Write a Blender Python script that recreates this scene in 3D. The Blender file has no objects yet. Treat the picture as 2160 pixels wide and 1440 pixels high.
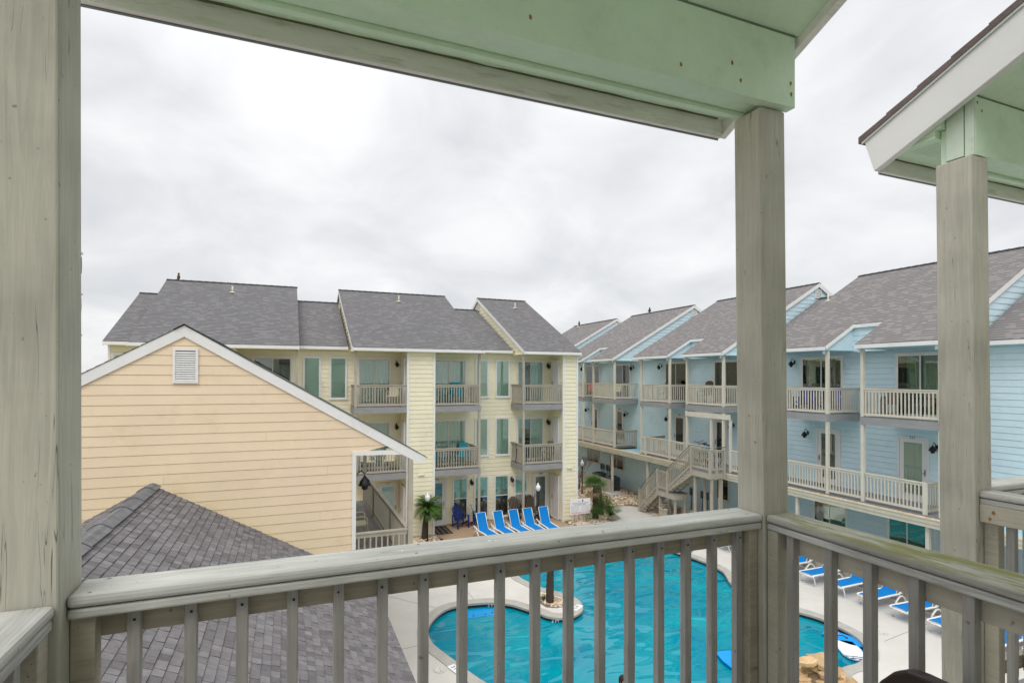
import bpy, bmesh, math, random
from mathutils import Vector, Matrix, noise
random.seed(7)
S = bpy.context.scene
COL = S.collection
R = math.radians

# ---------------------------------------------------------------- camera
CAM_A, CAM_P, CAM_R, FPX, EYE = R(22.2), R(0.6), 0.0035, 1165.0, 6.75
fw = Vector((math.sin(CAM_A)*math.cos(CAM_P), math.cos(CAM_A)*math.cos(CAM_P), math.sin(CAM_P)))
rt0 = Vector((math.cos(CAM_A), -math.sin(CAM_A), 0)); up0 = rt0.cross(fw)
rt = rt0*math.cos(CAM_R)+up0*math.sin(CAM_R); up = up0*math.cos(CAM_R)-rt0*math.sin(CAM_R)
cd = bpy.data.cameras.new('camera'); cam = bpy.data.objects.new('camera', cd); COL.objects.link(cam)
M = Matrix((rt, up, -fw)).transposed().to_4x4(); M.translation = Vector((0, 0, EYE))
cam.matrix_world = M
cd.sensor_width = 36; cd.lens = FPX/2160*36
cd.shift_y = (796-FPX*math.tan(CAM_P)-720)/2160
cd.clip_start = 0.05; cd.clip_end = 3000
S.camera = cam

# ---------------------------------------------------------------- world: overcast daylight
SUN_EL, SUN_AZ = R(52), R(215)
w = bpy.data.worlds.new("World"); S.world = w; w.use_nodes = True
nt = w.node_tree; nt.nodes.clear()
def N(t, **k):
    n = nt.nodes.new(t)
    for a, b in k.items(): setattr(n, a, b)
    return n
out = N('ShaderNodeOutputWorld'); bg = N('ShaderNodeBackground'); bg.inputs[1].default_value = 0.12
sky = N('ShaderNodeTexSky', sky_type='NISHITA', sun_disc=False, sun_elevation=SUN_EL, sun_rotation=SUN_AZ)
tc = N('ShaderNodeTexCoord'); sep = N('ShaderNodeSeparateXYZ'); nt.links.new(tc.outputs['Generated'], sep.inputs[0])
# clouds seen on a flat layer: direction / (z + .12)
zz = N('ShaderNodeMath', operation='MAXIMUM'); nt.links.new(sep.outputs[2], zz.inputs[0]); zz.inputs[1].default_value = 0.0
za = N('ShaderNodeMath', operation='ADD'); nt.links.new(zz.outputs[0], za.inputs[0]); za.inputs[1].default_value = 0.42
dv = N('ShaderNodeVectorMath', operation='DIVIDE'); nt.links.new(tc.outputs['Generated'], dv.inputs[0])
cx = N('ShaderNodeCombineXYZ'); [nt.links.new(za.outputs[0], cx.inputs[i]) for i in range(3)]
nt.links.new(cx.outputs[0], dv.inputs[1])
n1 = N('ShaderNodeTexNoise'); n1.inputs['Scale'].default_value = 3.0; n1.inputs['Detail'].default_value = 7; n1.inputs['Roughness'].default_value = .5
n1.inputs['Distortion'].default_value = .35
nt.links.new(dv.outputs[0], n1.inputs['Vector'])
r1 = N('ShaderNodeValToRGB'); nt.links.new(n1.outputs['Fac'], r1.inputs[0])
e = r1.color_ramp.elements; e[0].position = .34; e[0].color = (.73, .74, .762, 1); e[1].position = .70; e[1].color = (1, 1, 1.0, 1)
# overcast gradient, brighter towards the zenith
pw_ = N('ShaderNodeMath', operation='POWER'); nt.links.new(zz.outputs[0], pw_.inputs[0]); pw_.inputs[1].default_value = 3.6
gr = N('ShaderNodeMath', operation='MULTIPLY_ADD'); nt.links.new(pw_.outputs[0], gr.inputs[0]); gr.inputs[1].default_value = 17; gr.inputs[2].default_value = 7.1
ml = N('ShaderNodeVectorMath', operation='SCALE'); nt.links.new(r1.outputs[0], ml.inputs[0]); nt.links.new(gr.outputs[0], ml.inputs['Scale'])
mx = N('ShaderNodeMixRGB'); mx.inputs[0].default_value = .93
nt.links.new(sky.outputs[0], mx.inputs[1]); nt.links.new(ml.outputs[0], mx.inputs[2])
nt.links.new(mx.outputs[0], bg.inputs[0]); nt.links.new(bg.outputs[0], out.inputs[0])

sl = bpy.data.lights.new('sun', 'SUN'); sl.energy = 0.9; sl.angle = R(25); sl.color = (1, .97, .92)
so = bpy.data.objects.new('sun', sl); COL.objects.link(so)
sd = Vector((math.sin(SUN_AZ)*math.cos(SUN_EL), math.cos(SUN_AZ)*math.cos(SUN_EL), math.sin(SUN_EL)))
so.rotation_euler = sd.to_track_quat('Z', 'Y').to_euler(); so.location = (0, -20, 40)
S.view_settings.view_transform = 'Standard'; S.view_settings.look = 'None'
S.view_settings.exposure = 0.22; S.view_settings.gamma = 1.0
S.cycles.max_bounces = 8; S.cycles.transparent_max_bounces = 12; S.cycles.diffuse_bounces = 5

# ---------------------------------------------------------------- materials
MT = {}
def mat(name, col, rough=.7, var=.0, vscale=3.0, bump=0, bscale=30.0, spec=.3, stretch=None, col2=None, dirt=0, dirtcol=(.12, .11, .07), dscale=2.0, metal=0, island=0):
    if name in MT: return MT[name]
    m = bpy.data.materials.new(name); m.use_nodes = True; MT[name] = m
    t = m.node_tree; b = t.nodes['Principled BSDF']; L = t.links
    b.inputs['Roughness'].default_value = rough; b.inputs['Specular IOR Level'].default_value = spec; b.inputs['Metallic'].default_value = metal
    def nn(k): return t.nodes.new(k)
    co = nn('ShaderNodeTexCoord'); mp = nn('ShaderNodeMapping'); L.new(co.outputs['Object'], mp.inputs[0])
    if stretch: mp.inputs['Scale'].default_value = stretch
    cur = nn('ShaderNodeRGB'); cur.outputs[0].default_value = (*col, 1); cur = cur.outputs[0]
    if var:
        n = nn('ShaderNodeTexNoise'); n.inputs['Scale'].default_value = vscale; n.inputs['Detail'].default_value = 6; n.inputs['Roughness'].default_value = .65
        L.new(mp.outputs[0], n.inputs['Vector'])
        mr = nn('ShaderNodeMapRange'); L.new(n.outputs['Fac'], mr.inputs[0]); mr.inputs[1].default_value = .3; mr.inputs[2].default_value = .7
        mr.inputs[3].default_value = 0; mr.inputs[4].default_value = 1
        mxr = nn('ShaderNodeMixRGB'); L.new(mr.outputs[0], mxr.inputs[0])
        c2 = col2 or tuple(c*(1-var) for c in col)
        L.new(cur, mxr.inputs[1]); mxr.inputs[2].default_value = (*c2, 1); cur = mxr.outputs[0]
    if island:
        g = nn('ShaderNodeNewGeometry'); hs = nn('ShaderNodeHueSaturation')
        mr = nn('ShaderNodeMapRange'); L.new(g.outputs['Random Per Island'], mr.inputs[0]); mr.inputs[3].default_value = 1-island; mr.inputs[4].default_value = 1+island
        L.new(mr.outputs[0], hs.inputs['Value']); L.new(cur, hs.inputs['Color']); cur = hs.outputs[0]
    if dirt:
        n = nn('ShaderNodeTexNoise'); n.inputs['Scale'].default_value = dscale; n.inputs['Detail'].default_value = 8; n.inputs['Roughness'].default_value = .7
        L.new(mp.outputs[0], n.inputs['Vector'])
        mr = nn('ShaderNodeMapRange'); L.new(n.outputs['Fac'], mr.inputs[0]); mr.inputs[1].default_value = .54; mr.inputs[2].default_value = .68
        mr.inputs[3].default_value = 0; mr.inputs[4].default_value = dirt
        mxr = nn('ShaderNodeMixRGB'); L.new(mr.outputs[0], mxr.inputs[0]); L.new(cur, mxr.inputs[1]); mxr.inputs[2].default_value = (*dirtcol, 1); cur = mxr.outputs[0]
    L.new(cur, b.inputs['Base Color'])
    if bump:
        n = nn('ShaderNodeTexNoise'); n.inputs['Scale'].default_value = bscale; n.inputs['Detail'].default_value = 5
        L.new(mp.outputs[0], n.inputs['Vector']); bp = nn('ShaderNodeBump'); bp.inputs['Strength'].default_value = bump; bp.inputs['Distance'].default_value = .01
        L.new(n.outputs['Fac'], bp.inputs['Height']); L.new(bp.outputs[0], b.inputs['Normal'])
    return m

def wood_mat(name, col, grain_axis, crack=.5, nail=False, moss=False, dark=.55, gstr=.25):
    """painted, weathered timber: grain along an axis, hairline cracks, sawn bump"""
    m = bpy.data.materials.new(name); m.use_nodes = True; MT[name] = m
    t = m.node_tree; b = t.nodes['Principled BSDF']; L = t.links; nn = t.nodes.new
    b.inputs['Roughness'].default_value = .75; b.inputs['Specular IOR Level'].default_value = .25
    co = nn('ShaderNodeTexCoord')
    sc = [60, 60, 60]; sc[grain_axis] = 3.0
    mp = nn('ShaderNodeMapping'); L.new(co.outputs['Object'], mp.inputs[0]); mp.inputs['Scale'].default_value = sc
    # wavy grain
    n = nn('ShaderNodeTexNoise'); n.inputs['Scale'].default_value = 1.0; n.inputs['Detail'].default_value = 6; n.inputs['Roughness'].default_value = .6; n.inputs['Distortion'].default_value = 1.2
    L.new(mp.outputs[0], n.inputs['Vector'])
    c1 = nn('ShaderNodeMixRGB'); c1.inputs[1].default_value = (*col, 1); c1.inputs[2].default_value = (*[c*(1-gstr) for c in col], 1)
    mr = nn('ShaderNodeMapRange'); mr.inputs[1].default_value = .35; mr.inputs[2].default_value = .65; L.new(n.outputs['Fac'], mr.inputs[0]); L.new(mr.outputs[0], c1.inputs[0])
    # blotches
    nb = nn('ShaderNodeTexNoise'); nb.inputs['Scale'].default_value = 5; nb.inputs['Detail'].default_value = 6; L.new(co.outputs['Object'], nb.inputs['Vector'])
    mb_ = nn('ShaderNodeMapRange'); mb_.inputs[1].default_value = .4; mb_.inputs[2].default_value = .7; mb_.inputs[3].default_value = 1.06; mb_.inputs[4].default_value = .86; L.new(nb.outputs['Fac'], mb_.inputs[0])
    hs = nn('ShaderNodeHueSaturation'); L.new(c1.outputs[0], hs.inputs['Color']); L.new(mb_.outputs[0], hs.inputs['Value'])
    # cracks: thin contour lines of long stretched noise
    sc2 = [34, 34, 34]; sc2[grain_axis] = 1.1
    mp2 = nn('ShaderNodeMapping'); L.new(co.outputs['Object'], mp2.inputs[0]); mp2.inputs['Scale'].default_value = sc2
    nc = nn('ShaderNodeTexNoise'); nc.inputs['Scale'].default_value = 1; nc.inputs['Detail'].default_value = 3; nc.inputs['Distortion'].default_value = .6; L.new(mp2.outputs[0], nc.inputs['Vector'])
    sb = nn('ShaderNodeMath'); sb.operation = 'SUBTRACT'; L.new(nc.outputs['Fac'], sb.inputs[0]); sb.inputs[1].default_value = .5
    ab = nn('ShaderNodeMath'); ab.operation = 'ABSOLUTE'; L.new(sb.outputs[0], ab.inputs[0])
    mc = nn('ShaderNodeMapRange'); mc.inputs[1].default_value = .0; mc.inputs[2].default_value = .007; mc.inputs[3].default_value = 1; mc.inputs[4].default_value = 0; L.new(ab.outputs[0], mc.inputs[0])
    nm = nn('ShaderNodeTexNoise'); nm.inputs['Scale'].default_value = 7; nm.inputs['Detail'].default_value = 4; L.new(co.outputs['Object'], nm.inputs['Vector'])
    mm = nn('ShaderNodeMapRange'); mm.inputs[1].default_value = .52; mm.inputs[2].default_value = .62; L.new(nm.outputs['Fac'], mm.inputs[0])
    cf = nn('ShaderNodeMath'); cf.operation = 'MULTIPLY'; L.new(mc.outputs[0], cf.inputs[0]); L.new(mm.outputs[0], cf.inputs[1])
    cf2 = nn('ShaderNodeMath'); cf2.operation = 'MULTIPLY'; L.new(cf.outputs[0], cf2.inputs[0]); cf2.inputs[1].default_value = crack
    c2 = nn('ShaderNodeMixRGB'); L.new(cf2.outputs[0], c2.inputs[0]); L.new(hs.outputs[0], c2.inputs[1]); c2.inputs[2].default_value = (*[c*(1-dark)*.5 for c in col], 1)
    cur = c2.outputs[0]
    # flaked specks
    ns = nn('ShaderNodeTexNoise'); ns.inputs['Scale'].default_value = 55; ns.inputs['Detail'].default_value = 3; L.new(co.outputs['Object'], ns.inputs['Vector'])
    ms = nn('ShaderNodeMapRange'); ms.inputs[1].default_value = .70; ms.inputs[2].default_value = .74; ms.inputs[4].default_value = .7; L.new(ns.outputs['Fac'], ms.inputs[0])
    c3 = nn('ShaderNodeMixRGB'); L.new(ms.outputs[0], c3.inputs[0]); L.new(cur, c3.inputs[1]); c3.inputs[2].default_value = (*[c*.35 for c in col], 1); cur = c3.outputs[0]
    if moss:
        sc3 = [22, 22, 22]; sc3[grain_axis] = 4
        mp3 = nn('ShaderNodeMapping'); L.new(co.outputs['Object'], mp3.inputs[0]); mp3.inputs['Scale'].default_value = sc3
        n3 = nn('ShaderNodeTexNoise'); n3.inputs['Scale'].default_value = 1; n3.inputs['Detail'].default_value = 8; n3.inputs['Roughness'].default_value = .75; L.new(mp3.outputs[0], n3.inputs['Vector'])
        m3 = nn('ShaderNodeMapRange'); m3.inputs[1].default_value = .42; m3.inputs[2].default_value = .56; m3.inputs[4].default_value = .95; L.new(n3.outputs['Fac'], m3.inputs[0])
        ge = nn('ShaderNodeNewGeometry'); sp = nn('ShaderNodeSeparateXYZ'); L.new(ge.outputs['Normal'], sp.inputs[0])
        mu = nn('ShaderNodeMath'); mu.operation = 'MULTIPLY'; mu.use_clamp = True; L.new(m3.outputs[0], mu.inputs[0]); L.new(sp.outputs[2], mu.inputs[1])
        c4 = nn('ShaderNodeMixRGB'); L.new(mu.outputs[0], c4.inputs[0]); L.new(cur, c4.inputs[1]); c4.inputs[2].default_value = (.21, .215, .06, 1); cur = c4.outputs[0]
    L.new(cur, b.inputs['Base Color'])
    ad = nn('ShaderNodeMath'); ad.operation = 'SUBTRACT'; L.new(n.outputs['Fac'], ad.inputs[0]); L.new(cf2.outputs[0], ad.inputs[1])
    bp = nn('ShaderNodeBump'); bp.inputs['Strength'].default_value = .55; bp.inputs['Distance'].default_value = .002
    L.new(ad.outputs[0], bp.inputs['Height']); L.new(bp.outputs[0], b.inputs['Normal'])
    return m

def shingle_mat(name, c1, c2, dark, bw=.17, rh=.143, mort=.008, streak=.5):
    m = bpy.data.materials.new(name); m.use_nodes = True; MT[name] = m
    t = m.node_tree; b = t.nodes['Principled BSDF']; L = t.links; nn = t.nodes.new
    b.inputs['Roughness'].default_value = .9; b.inputs['Specular IOR Level'].default_value = .2
    uv = nn('ShaderNodeUVMap'); uv.uv_map = 'uv'
    br = nn('ShaderNodeTexBrick'); L.new(uv.outputs[0], br.inputs['Vector'])
    br.inputs['Color1'].default_value = (*c1, 1); br.inputs['Color2'].default_value = (*c2, 1); br.inputs['Mortar'].default_value = (*dark, 1)
    br.inputs['Scale'].default_value = 1; br.inputs['Mortar Size'].default_value = mort; br.inputs['Mortar Smooth'].default_value = .3
    br.inputs['Brick Width'].default_value = bw; br.inputs['Row Height'].default_value = rh; br.inputs['Bias'].default_value = 0
    br.offset = .37; br.squash = .7; br.squash_frequency = 3
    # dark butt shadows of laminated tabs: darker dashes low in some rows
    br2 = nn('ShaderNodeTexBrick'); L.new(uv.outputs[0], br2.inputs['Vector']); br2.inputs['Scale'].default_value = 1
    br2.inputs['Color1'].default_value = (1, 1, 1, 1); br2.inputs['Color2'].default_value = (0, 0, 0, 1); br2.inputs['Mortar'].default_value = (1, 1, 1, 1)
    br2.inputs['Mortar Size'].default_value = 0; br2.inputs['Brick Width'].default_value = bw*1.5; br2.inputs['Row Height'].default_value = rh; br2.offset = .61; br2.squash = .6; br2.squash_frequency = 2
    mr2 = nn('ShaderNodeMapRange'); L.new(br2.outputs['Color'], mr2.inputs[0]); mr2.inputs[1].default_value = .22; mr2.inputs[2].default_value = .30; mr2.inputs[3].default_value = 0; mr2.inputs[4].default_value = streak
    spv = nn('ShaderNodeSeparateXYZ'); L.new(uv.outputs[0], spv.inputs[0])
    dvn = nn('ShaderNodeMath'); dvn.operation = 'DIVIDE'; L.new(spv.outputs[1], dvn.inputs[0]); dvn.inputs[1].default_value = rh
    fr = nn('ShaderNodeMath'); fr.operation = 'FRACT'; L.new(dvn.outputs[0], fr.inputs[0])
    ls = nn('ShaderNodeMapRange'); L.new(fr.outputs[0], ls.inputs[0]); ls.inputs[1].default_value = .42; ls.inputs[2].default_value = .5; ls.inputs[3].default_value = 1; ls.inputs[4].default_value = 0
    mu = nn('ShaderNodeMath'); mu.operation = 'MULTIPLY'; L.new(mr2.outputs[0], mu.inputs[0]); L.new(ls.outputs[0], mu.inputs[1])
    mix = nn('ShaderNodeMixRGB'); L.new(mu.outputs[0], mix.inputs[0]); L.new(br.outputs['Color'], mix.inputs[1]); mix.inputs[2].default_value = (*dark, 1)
    co = nn('ShaderNodeTexCoord'); n = nn('ShaderNodeTexNoise'); n.inputs['Scale'].default_value = 1.2; n.inputs['Detail'].default_value = 9; n.inputs['Roughness'].default_value = .8; L.new(co.outputs['Object'], n.inputs['Vector'])
    mr = nn('ShaderNodeMapRange'); L.new(n.outputs['Fac'], mr.inputs[0]); mr.inputs[1].default_value = .3; mr.inputs[2].default_value = .7; mr.inputs[3].default_value = .92; mr.inputs[4].default_value = 1.08
    hs = nn('ShaderNodeHueSaturation'); L.new(mix.outputs[0], hs.inputs['Color']); L.new(mr.outputs[0], hs.inputs['Value'])
    ng = nn('ShaderNodeTexNoise'); ng.inputs['Scale'].default_value = 160; ng.inputs['Detail'].default_value = 2; L.new(co.outputs['Object'], ng.inputs['Vector'])
    mg = nn('ShaderNodeMapRange'); L.new(ng.outputs['Fac'], mg.inputs[0]); mg.inputs[1].default_value = .3; mg.inputs[2].default_value = .7; mg.inputs[3].default_value = .7; mg.inputs[4].default_value = 1.3
    hs2 = nn('ShaderNodeHueSaturation'); L.new(hs.outputs[0], hs2.inputs['Color']); L.new(mg.outputs[0], hs2.inputs['Value'])
    L.new(hs2.outputs[0], b.inputs['Base Color'])
    bp = nn('ShaderNodeBump'); bp.inputs['Strength'].default_value = .6; bp.inputs['Distance'].default_value = .008; L.new(br.outputs['Fac'], bp.inputs['Height']); bp.invert = True
    L.new(bp.outputs[0], b.inputs['Normal'])
    return m

def glass_mat(name, tint, refl=1.0):
    m = bpy.data.materials.new(name); m.use_nodes = True; MT[name] = m
    t = m.node_tree; t.nodes.clear(); L = t.links; nn = t.nodes.new
    o = nn('ShaderNodeOutputMaterial'); mx = nn('ShaderNodeMixShader'); tr = nn('ShaderNodeBsdfTransparent'); gl = nn('ShaderNodeBsdfGlossy')
    tr.inputs[0].default_value = (*tint, 1); gl.inputs['Roughness'].default_value = .02; gl.inputs[0].default_value = (.95, 1, .97, 1)
    fr = nn('ShaderNodeFresnel'); fr.inputs[0].default_value = 1.55
    mm = nn('ShaderNodeMath'); mm.operation = 'MULTIPLY_ADD'; mm.use_clamp = True; L.new(fr.outputs[0], mm.inputs[0]); mm.inputs[1].default_value = refl; mm.inputs[2].default_value = .03
    L.new(mm.outputs[0], mx.inputs[0]); L.new(tr.outputs[0], mx.inputs[1]); L.new(gl.outputs[0], mx.inputs[2]); L.new(mx.outputs[0], o.inputs[0])
    # slightly uneven panes
    co = nn('ShaderNodeTexCoord'); n = nn('ShaderNodeTexNoise'); n.inputs['Scale'].default_value = 1.3; L.new(co.outputs['Object'], n.inputs['Vector'])
    bp = nn('ShaderNodeBump'); bp.inputs['Strength'].default_value = .12; bp.inputs['Distance'].default_value = .01; L.new(n.outputs['Fac'], bp.inputs['Height']); L.new(bp.outputs[0], gl.inputs['Normal'])
    return m

def blind_mat(name, col, pitch=.055):
    m = mat(name, col, .8, var=.15, vscale=1.5); t = m.node_tree; L = t.links; b = t.nodes['Principled BSDF']; nn = t.nodes.new
    co = nn('ShaderNodeTexCoord'); sp = nn('ShaderNodeSeparateXYZ'); L.new(co.outputs['Object'], sp.inputs[0])
    d = nn('ShaderNodeMath'); d.operation = 'DIVIDE'; L.new(sp.outputs[2], d.inputs[0]); d.inputs[1].default_value = pitch
    f = nn('ShaderNodeMath'); f.operation = 'FRACT'; L.new(d.outputs[0], f.inputs[0])
    mr = nn('ShaderNodeMapRange'); L.new(f.outputs[0], mr.inputs[0]); mr.inputs[1].default_value = .0; mr.inputs[2].default_value = .3; mr.inputs[3].default_value = .45; mr.inputs[4].default_value = 1
    src = b.inputs['Base Color'].links[0].from_socket
    hs = nn('ShaderNodeHueSaturation'); L.new(src, hs.inputs['Color']); L.new(mr.outputs[0], hs.inputs['Value']); L.new(hs.outputs[0], b.inputs['Base Color'])
    return m

YEL = mat('yellow_siding', (.88, .825, .61), .6, var=.10, vscale=.9, dirt=.18, dirtcol=(.42, .39, .27), dscale=1.3)
BLU = mat('blue_siding', (.62, .785, .85), .6, var=.10, vscale=.9, dirt=.15, dirtcol=(.25, .36, .40), dscale=1.3)
PEA = mat('peach_siding', (.84, .68, .485), .6, var=.09, vscale=.8, dirt=.2, dirtcol=(.50, .34, .19), dscale=1.1)
WHT = mat('white_trim', (.80, .80, .78), .5, var=.08, vscale=2, dirt=.22, dirtcol=(.50, .47, .41), dscale=2.5)
CRM = mat('cream_trim', (.66, .62, .52), .6, var=.12, vscale=2, dirt=.3, dirtcol=(.42, .37, .29), dscale=3)
TAN = mat('tan_paint', (.45, .41, .335), .7, var=.18, vscale=3, bump=.2, bscale=30)
GRYF = mat('grey_fascia', (.32, .318, .32), .7, var=.2, vscale=2.5, stretch=(1, 1, 3))
DECK = mat('deck_boards', (.26, .255, .255), .8, var=.25, vscale=3, stretch=(4, 1, 1))
SOFY = mat('yellow_soffit', (.74, .70, .42), .7, var=.06)
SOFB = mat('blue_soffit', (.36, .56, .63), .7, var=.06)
MINT = mat('mint_paint', (.68, .86, .65), .5, var=.13, vscale=5, bump=.25, bscale=70, dirt=.18, dirtcol=(.34, .43, .24), dscale=6, spec=.4)
MINTW = mat('mint_edge', (.70, .82, .68), .6, var=.15, vscale=6, dirt=.35, dirtcol=(.42, .36, .20), dscale=9)
BEIGE = mat('beige_fascia', (.86, .83, .79), .65, var=.12, vscale=6, dirt=.4, dirtcol=(.34, .31, .23), dscale=7, stretch=(1, 3, 6), bump=.1)
MILD = mat('mildew_seam', (.16, .18, .08), .9, var=.4, vscale=18)
RUST = mat('rust', (.46, .22, .06), .9, var=.5, vscale=90)
RUSTW = mat('rust_stain', (.50, .28, .09), .9, var=.6, vscale=5, col2=(.60, .55, .46), stretch=(1, 2, 1))
DRIP = mat('grey_metal_drip', (.32, .33, .35), .35, var=.1, metal=.6)
BLK = mat('black_metal', (.012, .012, .012), .45)
DGL = mat('unlit_room_dark', (.02, .025, .025), .6, var=.3, vscale=1)
CURT = mat('curtain_fabric', (.60, .72, .70), .9, var=.2, vscale=8, stretch=(1, 1, .1))
CURD = mat('dark_curtain', (.12, .14, .14), .9, var=.5, vscale=6, stretch=(1, 1, .1))
BLIND = blind_mat('window_blind', (.66, .84, .75))
BLINDD = blind_mat('dark_screen', (.12, .13, .12), .045)
SHADE = mat('roller_shade', (.66, .84, .75), .9, var=.12, vscale=1.2)
GREENB = blind_mat('green_blind', (.10, .30, .22), .05)
GLS = glass_mat('window_glass', (.90, .95, .92), 1.4)
GLSD = glass_mat('dark_glass', (.55, .62, .62), 1.6)
DOORW = mat('door_white', (.74, .73, .72), .4, var=.05)
SILV = mat('brushed_metal', (.25, .25, .26), .3, metal=.8)
SHF = shingle_mat('roof_shingles', (.162, .157, .160), (.148, .144, .147), (.078, .075, .077), bw=.17, rh=.15, streak=.8, mort=.0)
SHB = shingle_mat('roof_shingles_brown', (.215, .202, .198), (.192, .181, .178), (.102, .095, .095), bw=.17, rh=.15, streak=.8, mort=.0)
SHN = shingle_mat('pavilion_shingles', (.30, .265, .262), (.19, .155, .153), (.045, .04, .042), bw=.185, rh=.143, mort=.0045, streak=0)
RCAP = mat('ridge_cap', (.165, .165, .17), .9, var=.4, vscale=7, bump=.4, bscale=200, island=.18)
RDARK = mat('roof_edge_dark', (.05, .05, .052), .9, var=.3)
CONC = mat('pool_concrete', (.60, .575, .53), .8, var=.12, vscale=1.3, bump=.35, bscale=14, dirt=.22, dirtcol=(.44, .42, .38), dscale=1.1)
COPE = mat('pool_coping', (.43, .41, .37), .8, var=.18, vscale=4, bump=.3, bscale=40, dirt=.3, dirtcol=(.30, .28, .25), dscale=4)
PATH = mat('path_concrete', (.52, .495, .45), .85, var=.14, vscale=2, dirt=.25, dirtcol=(.38, .36, .31))
AGG = mat('patio_aggregate', (.46, .33, .215), .85, var=.45, vscale=26, col2=(.30, .21, .14), bump=.3, bscale=60)
SOIL = mat('bed_soil', (.24, .175, .12), .95, var=.5, vscale=14, bump=.5, bscale=20)
SAND = mat('ground_sand', (.36, .33, .26), .95, var=.3, vscale=2)
ROCK = mat('river_rock', (.50, .37, .25), .85, var=.45, vscale=4, col2=(.62, .52, .41), island=.5)
FLAG = mat('flagstone', (.58, .41, .235), .85, var=.55, vscale=5, col2=(.36, .23, .11), bump=.5, bscale=18, island=.28)
TILE = mat('waterline_tile', (.03, .045, .055), .3, var=.5, vscale=20)
POOLB = mat('pool_plaster', (.10, .42, .50), .6)
LBLUE = mat('lounger_sling', (.0, .195, .55), .9, var=.10, vscale=5, bump=.15, bscale=150)
LWHT = mat('white_resin', (.82, .82, .80), .35, var=.05)
NAVY = mat('navy_resin', (.012, .03, .16), .4)
BRNP = mat('brown_resin', (.085, .06, .045), .5, var=.2)
TEAL = mat('teal_resin', (.01, .28, .34), .5)
ROYAL = mat('royal_blue_resin', (.01, .015, .26), .4)
WICK = mat('wicker_brown', (.16, .10, .06), .8, var=.4, vscale=20)
REDP = mat('red_paint', (.55, .06, .03), .5)
CREAMC = mat('cream_resin', (.74, .70, .52), .5)
TRUNK = mat('palm_trunk', (.085, .065, .05), .95, var=.5, vscale=9, stretch=(1, 1, 3), bump=.9, bscale=18)
TRUNKG = mat('grey_trunk', (.17, .14, .12), .95, var=.4, vscale=9, bump=.7, bscale=18)
PALM = mat('palm_leaf', (.068, .155, .02), .55, var=.4, vscale=3, island=.45)
PALMD = mat('palm_leaf_dark', (.045, .115, .02), .6, var=.4, vscale=3, island=.4)
PALMB = mat('palm_dead', (.33, .24, .13), .9, var=.4, vscale=6, island=.3)
GLOBE = mat('frosted_globe', (.80, .80, .80), .25)
SIGNW = mat('sign_white', (.78, .79, .80), .35)
INK = mat('ink_black', (.03, .03, .04), .6)
INKG = mat('ink_grey', (.35, .36, .40), .6)
INKR = mat('ink_red', (.55, .03, .05), .6)
MATD = mat('mat_dark', (.035, .028, .024), .95); MATL = mat('mat_stripe', (.13, .115, .10), .95)
MATR = mat('mat_red', (.25, .05, .02), .95)
UTIL = mat('utility_grey', (.11, .125, .14), .5)
SKIN = mat('skin', (.46, .25, .16), .6); HAIR = mat('hair', (.03, .018, .012), .7)
FOAMB = mat('foam_blue', (.01, .30, .75), .5, var=.15); FOAMW = mat('foam_white', (.72, .74, .84), .5); FOAMP = mat('foam_pink', (.80, .18, .42), .5); FOAMY = mat('foam_yellow', (.75, .65, .15), .5)
LEATH = mat('brown_leather', (.028, .014, .011), .38, spec=.5, var=.2, vscale=8)
VENTDK = mat('vent_back_dark', (.075, .06, .05), .9, var=.4)
BUSH = mat('red_twig', (.13, .055, .05), .9, var=.4)
BIRD = mat('bird_brown', (.10, .06, .035), .8)

def water_mat():
    m = bpy.data.materials.new('pool_water'); m.use_nodes = True; MT['water'] = m
    t = m.node_tree; b = t.nodes['Principled BSDF']; L = t.links; nn = t.nodes.new
    b.inputs['Roughness'].default_value = .015; b.inputs['IOR'].default_value = 1.36; b.inputs['Specular IOR Level'].default_value = .62
    co = nn('ShaderNodeTexCoord')
    n0 = nn('ShaderNodeTexNoise'); n0.inputs['Scale'].default_value = .45; n0.inputs['Detail'].default_value = 5; n0.inputs['Distortion'].default_value = .8; L.new(co.outputs['Object'], n0.inputs['Vector'])
    r = nn('ShaderNodeValToRGB'); L.new(n0.outputs['Fac'], r.inputs[0]); e = r.color_ramp.elements
    e[0].position = .32; e[0].color = (.0, .185, .28, 1); e[1].position = .66; e[1].color = (.0, .275, .335, 1)
    L.new(r.outputs[0], b.inputs['Base Color'])
    mp = nn('ShaderNodeMapping'); L.new(co.outputs['Object'], mp.inputs[0]); mp.inputs['Scale'].default_value = (.8, 1.7, 1); mp.inputs['Rotation'].default_value = (0, 0, R(-18))
    n = nn('ShaderNodeTexNoise'); n.inputs['Scale'].default_value = .95; n.inputs['Detail'].default_value = 1.2; n.inputs['Roughness'].default_value = .35; n.inputs['Distortion'].default_value = .5; L.new(mp.outputs[0], n.inputs['Vector'])
    bp = nn('ShaderNodeBump'); bp.inputs['Strength'].default_value = 1.0; bp.inputs['Distance'].default_value = .13; L.new(n.outputs['Fac'], bp.inputs['Height']); L.new(bp.outputs[0], b.inputs['Normal'])
    return m
WATER = water_mat()

POST = wood_mat('post_paint', (.545, .525, .445), 2, crack=.95, gstr=.17)
PICK = wood_mat('picket_grey', (.41, .395, .37), 2, crack=.7, gstr=.22)
BOARDX = wood_mat('board_tan_x', (.48, .43, .33), 0, crack=.7, gstr=.2)
BOARDY = wood_mat('board_tan_y', (.55, .51, .42), 1, crack=.5, gstr=.15)
CAPX = wood_mat('cap_grey_x', (.66, .66, .615), 0, crack=1.0, gstr=.26)
CAPY = wood_mat('cap_grey_y', (.60, .595, .56), 1, crack=1.0, gstr=.34)
CAPM = wood_mat('cap_mossy', (.50, .49, .44), 1, crack=1.0, gstr=.34, moss=True)

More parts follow.
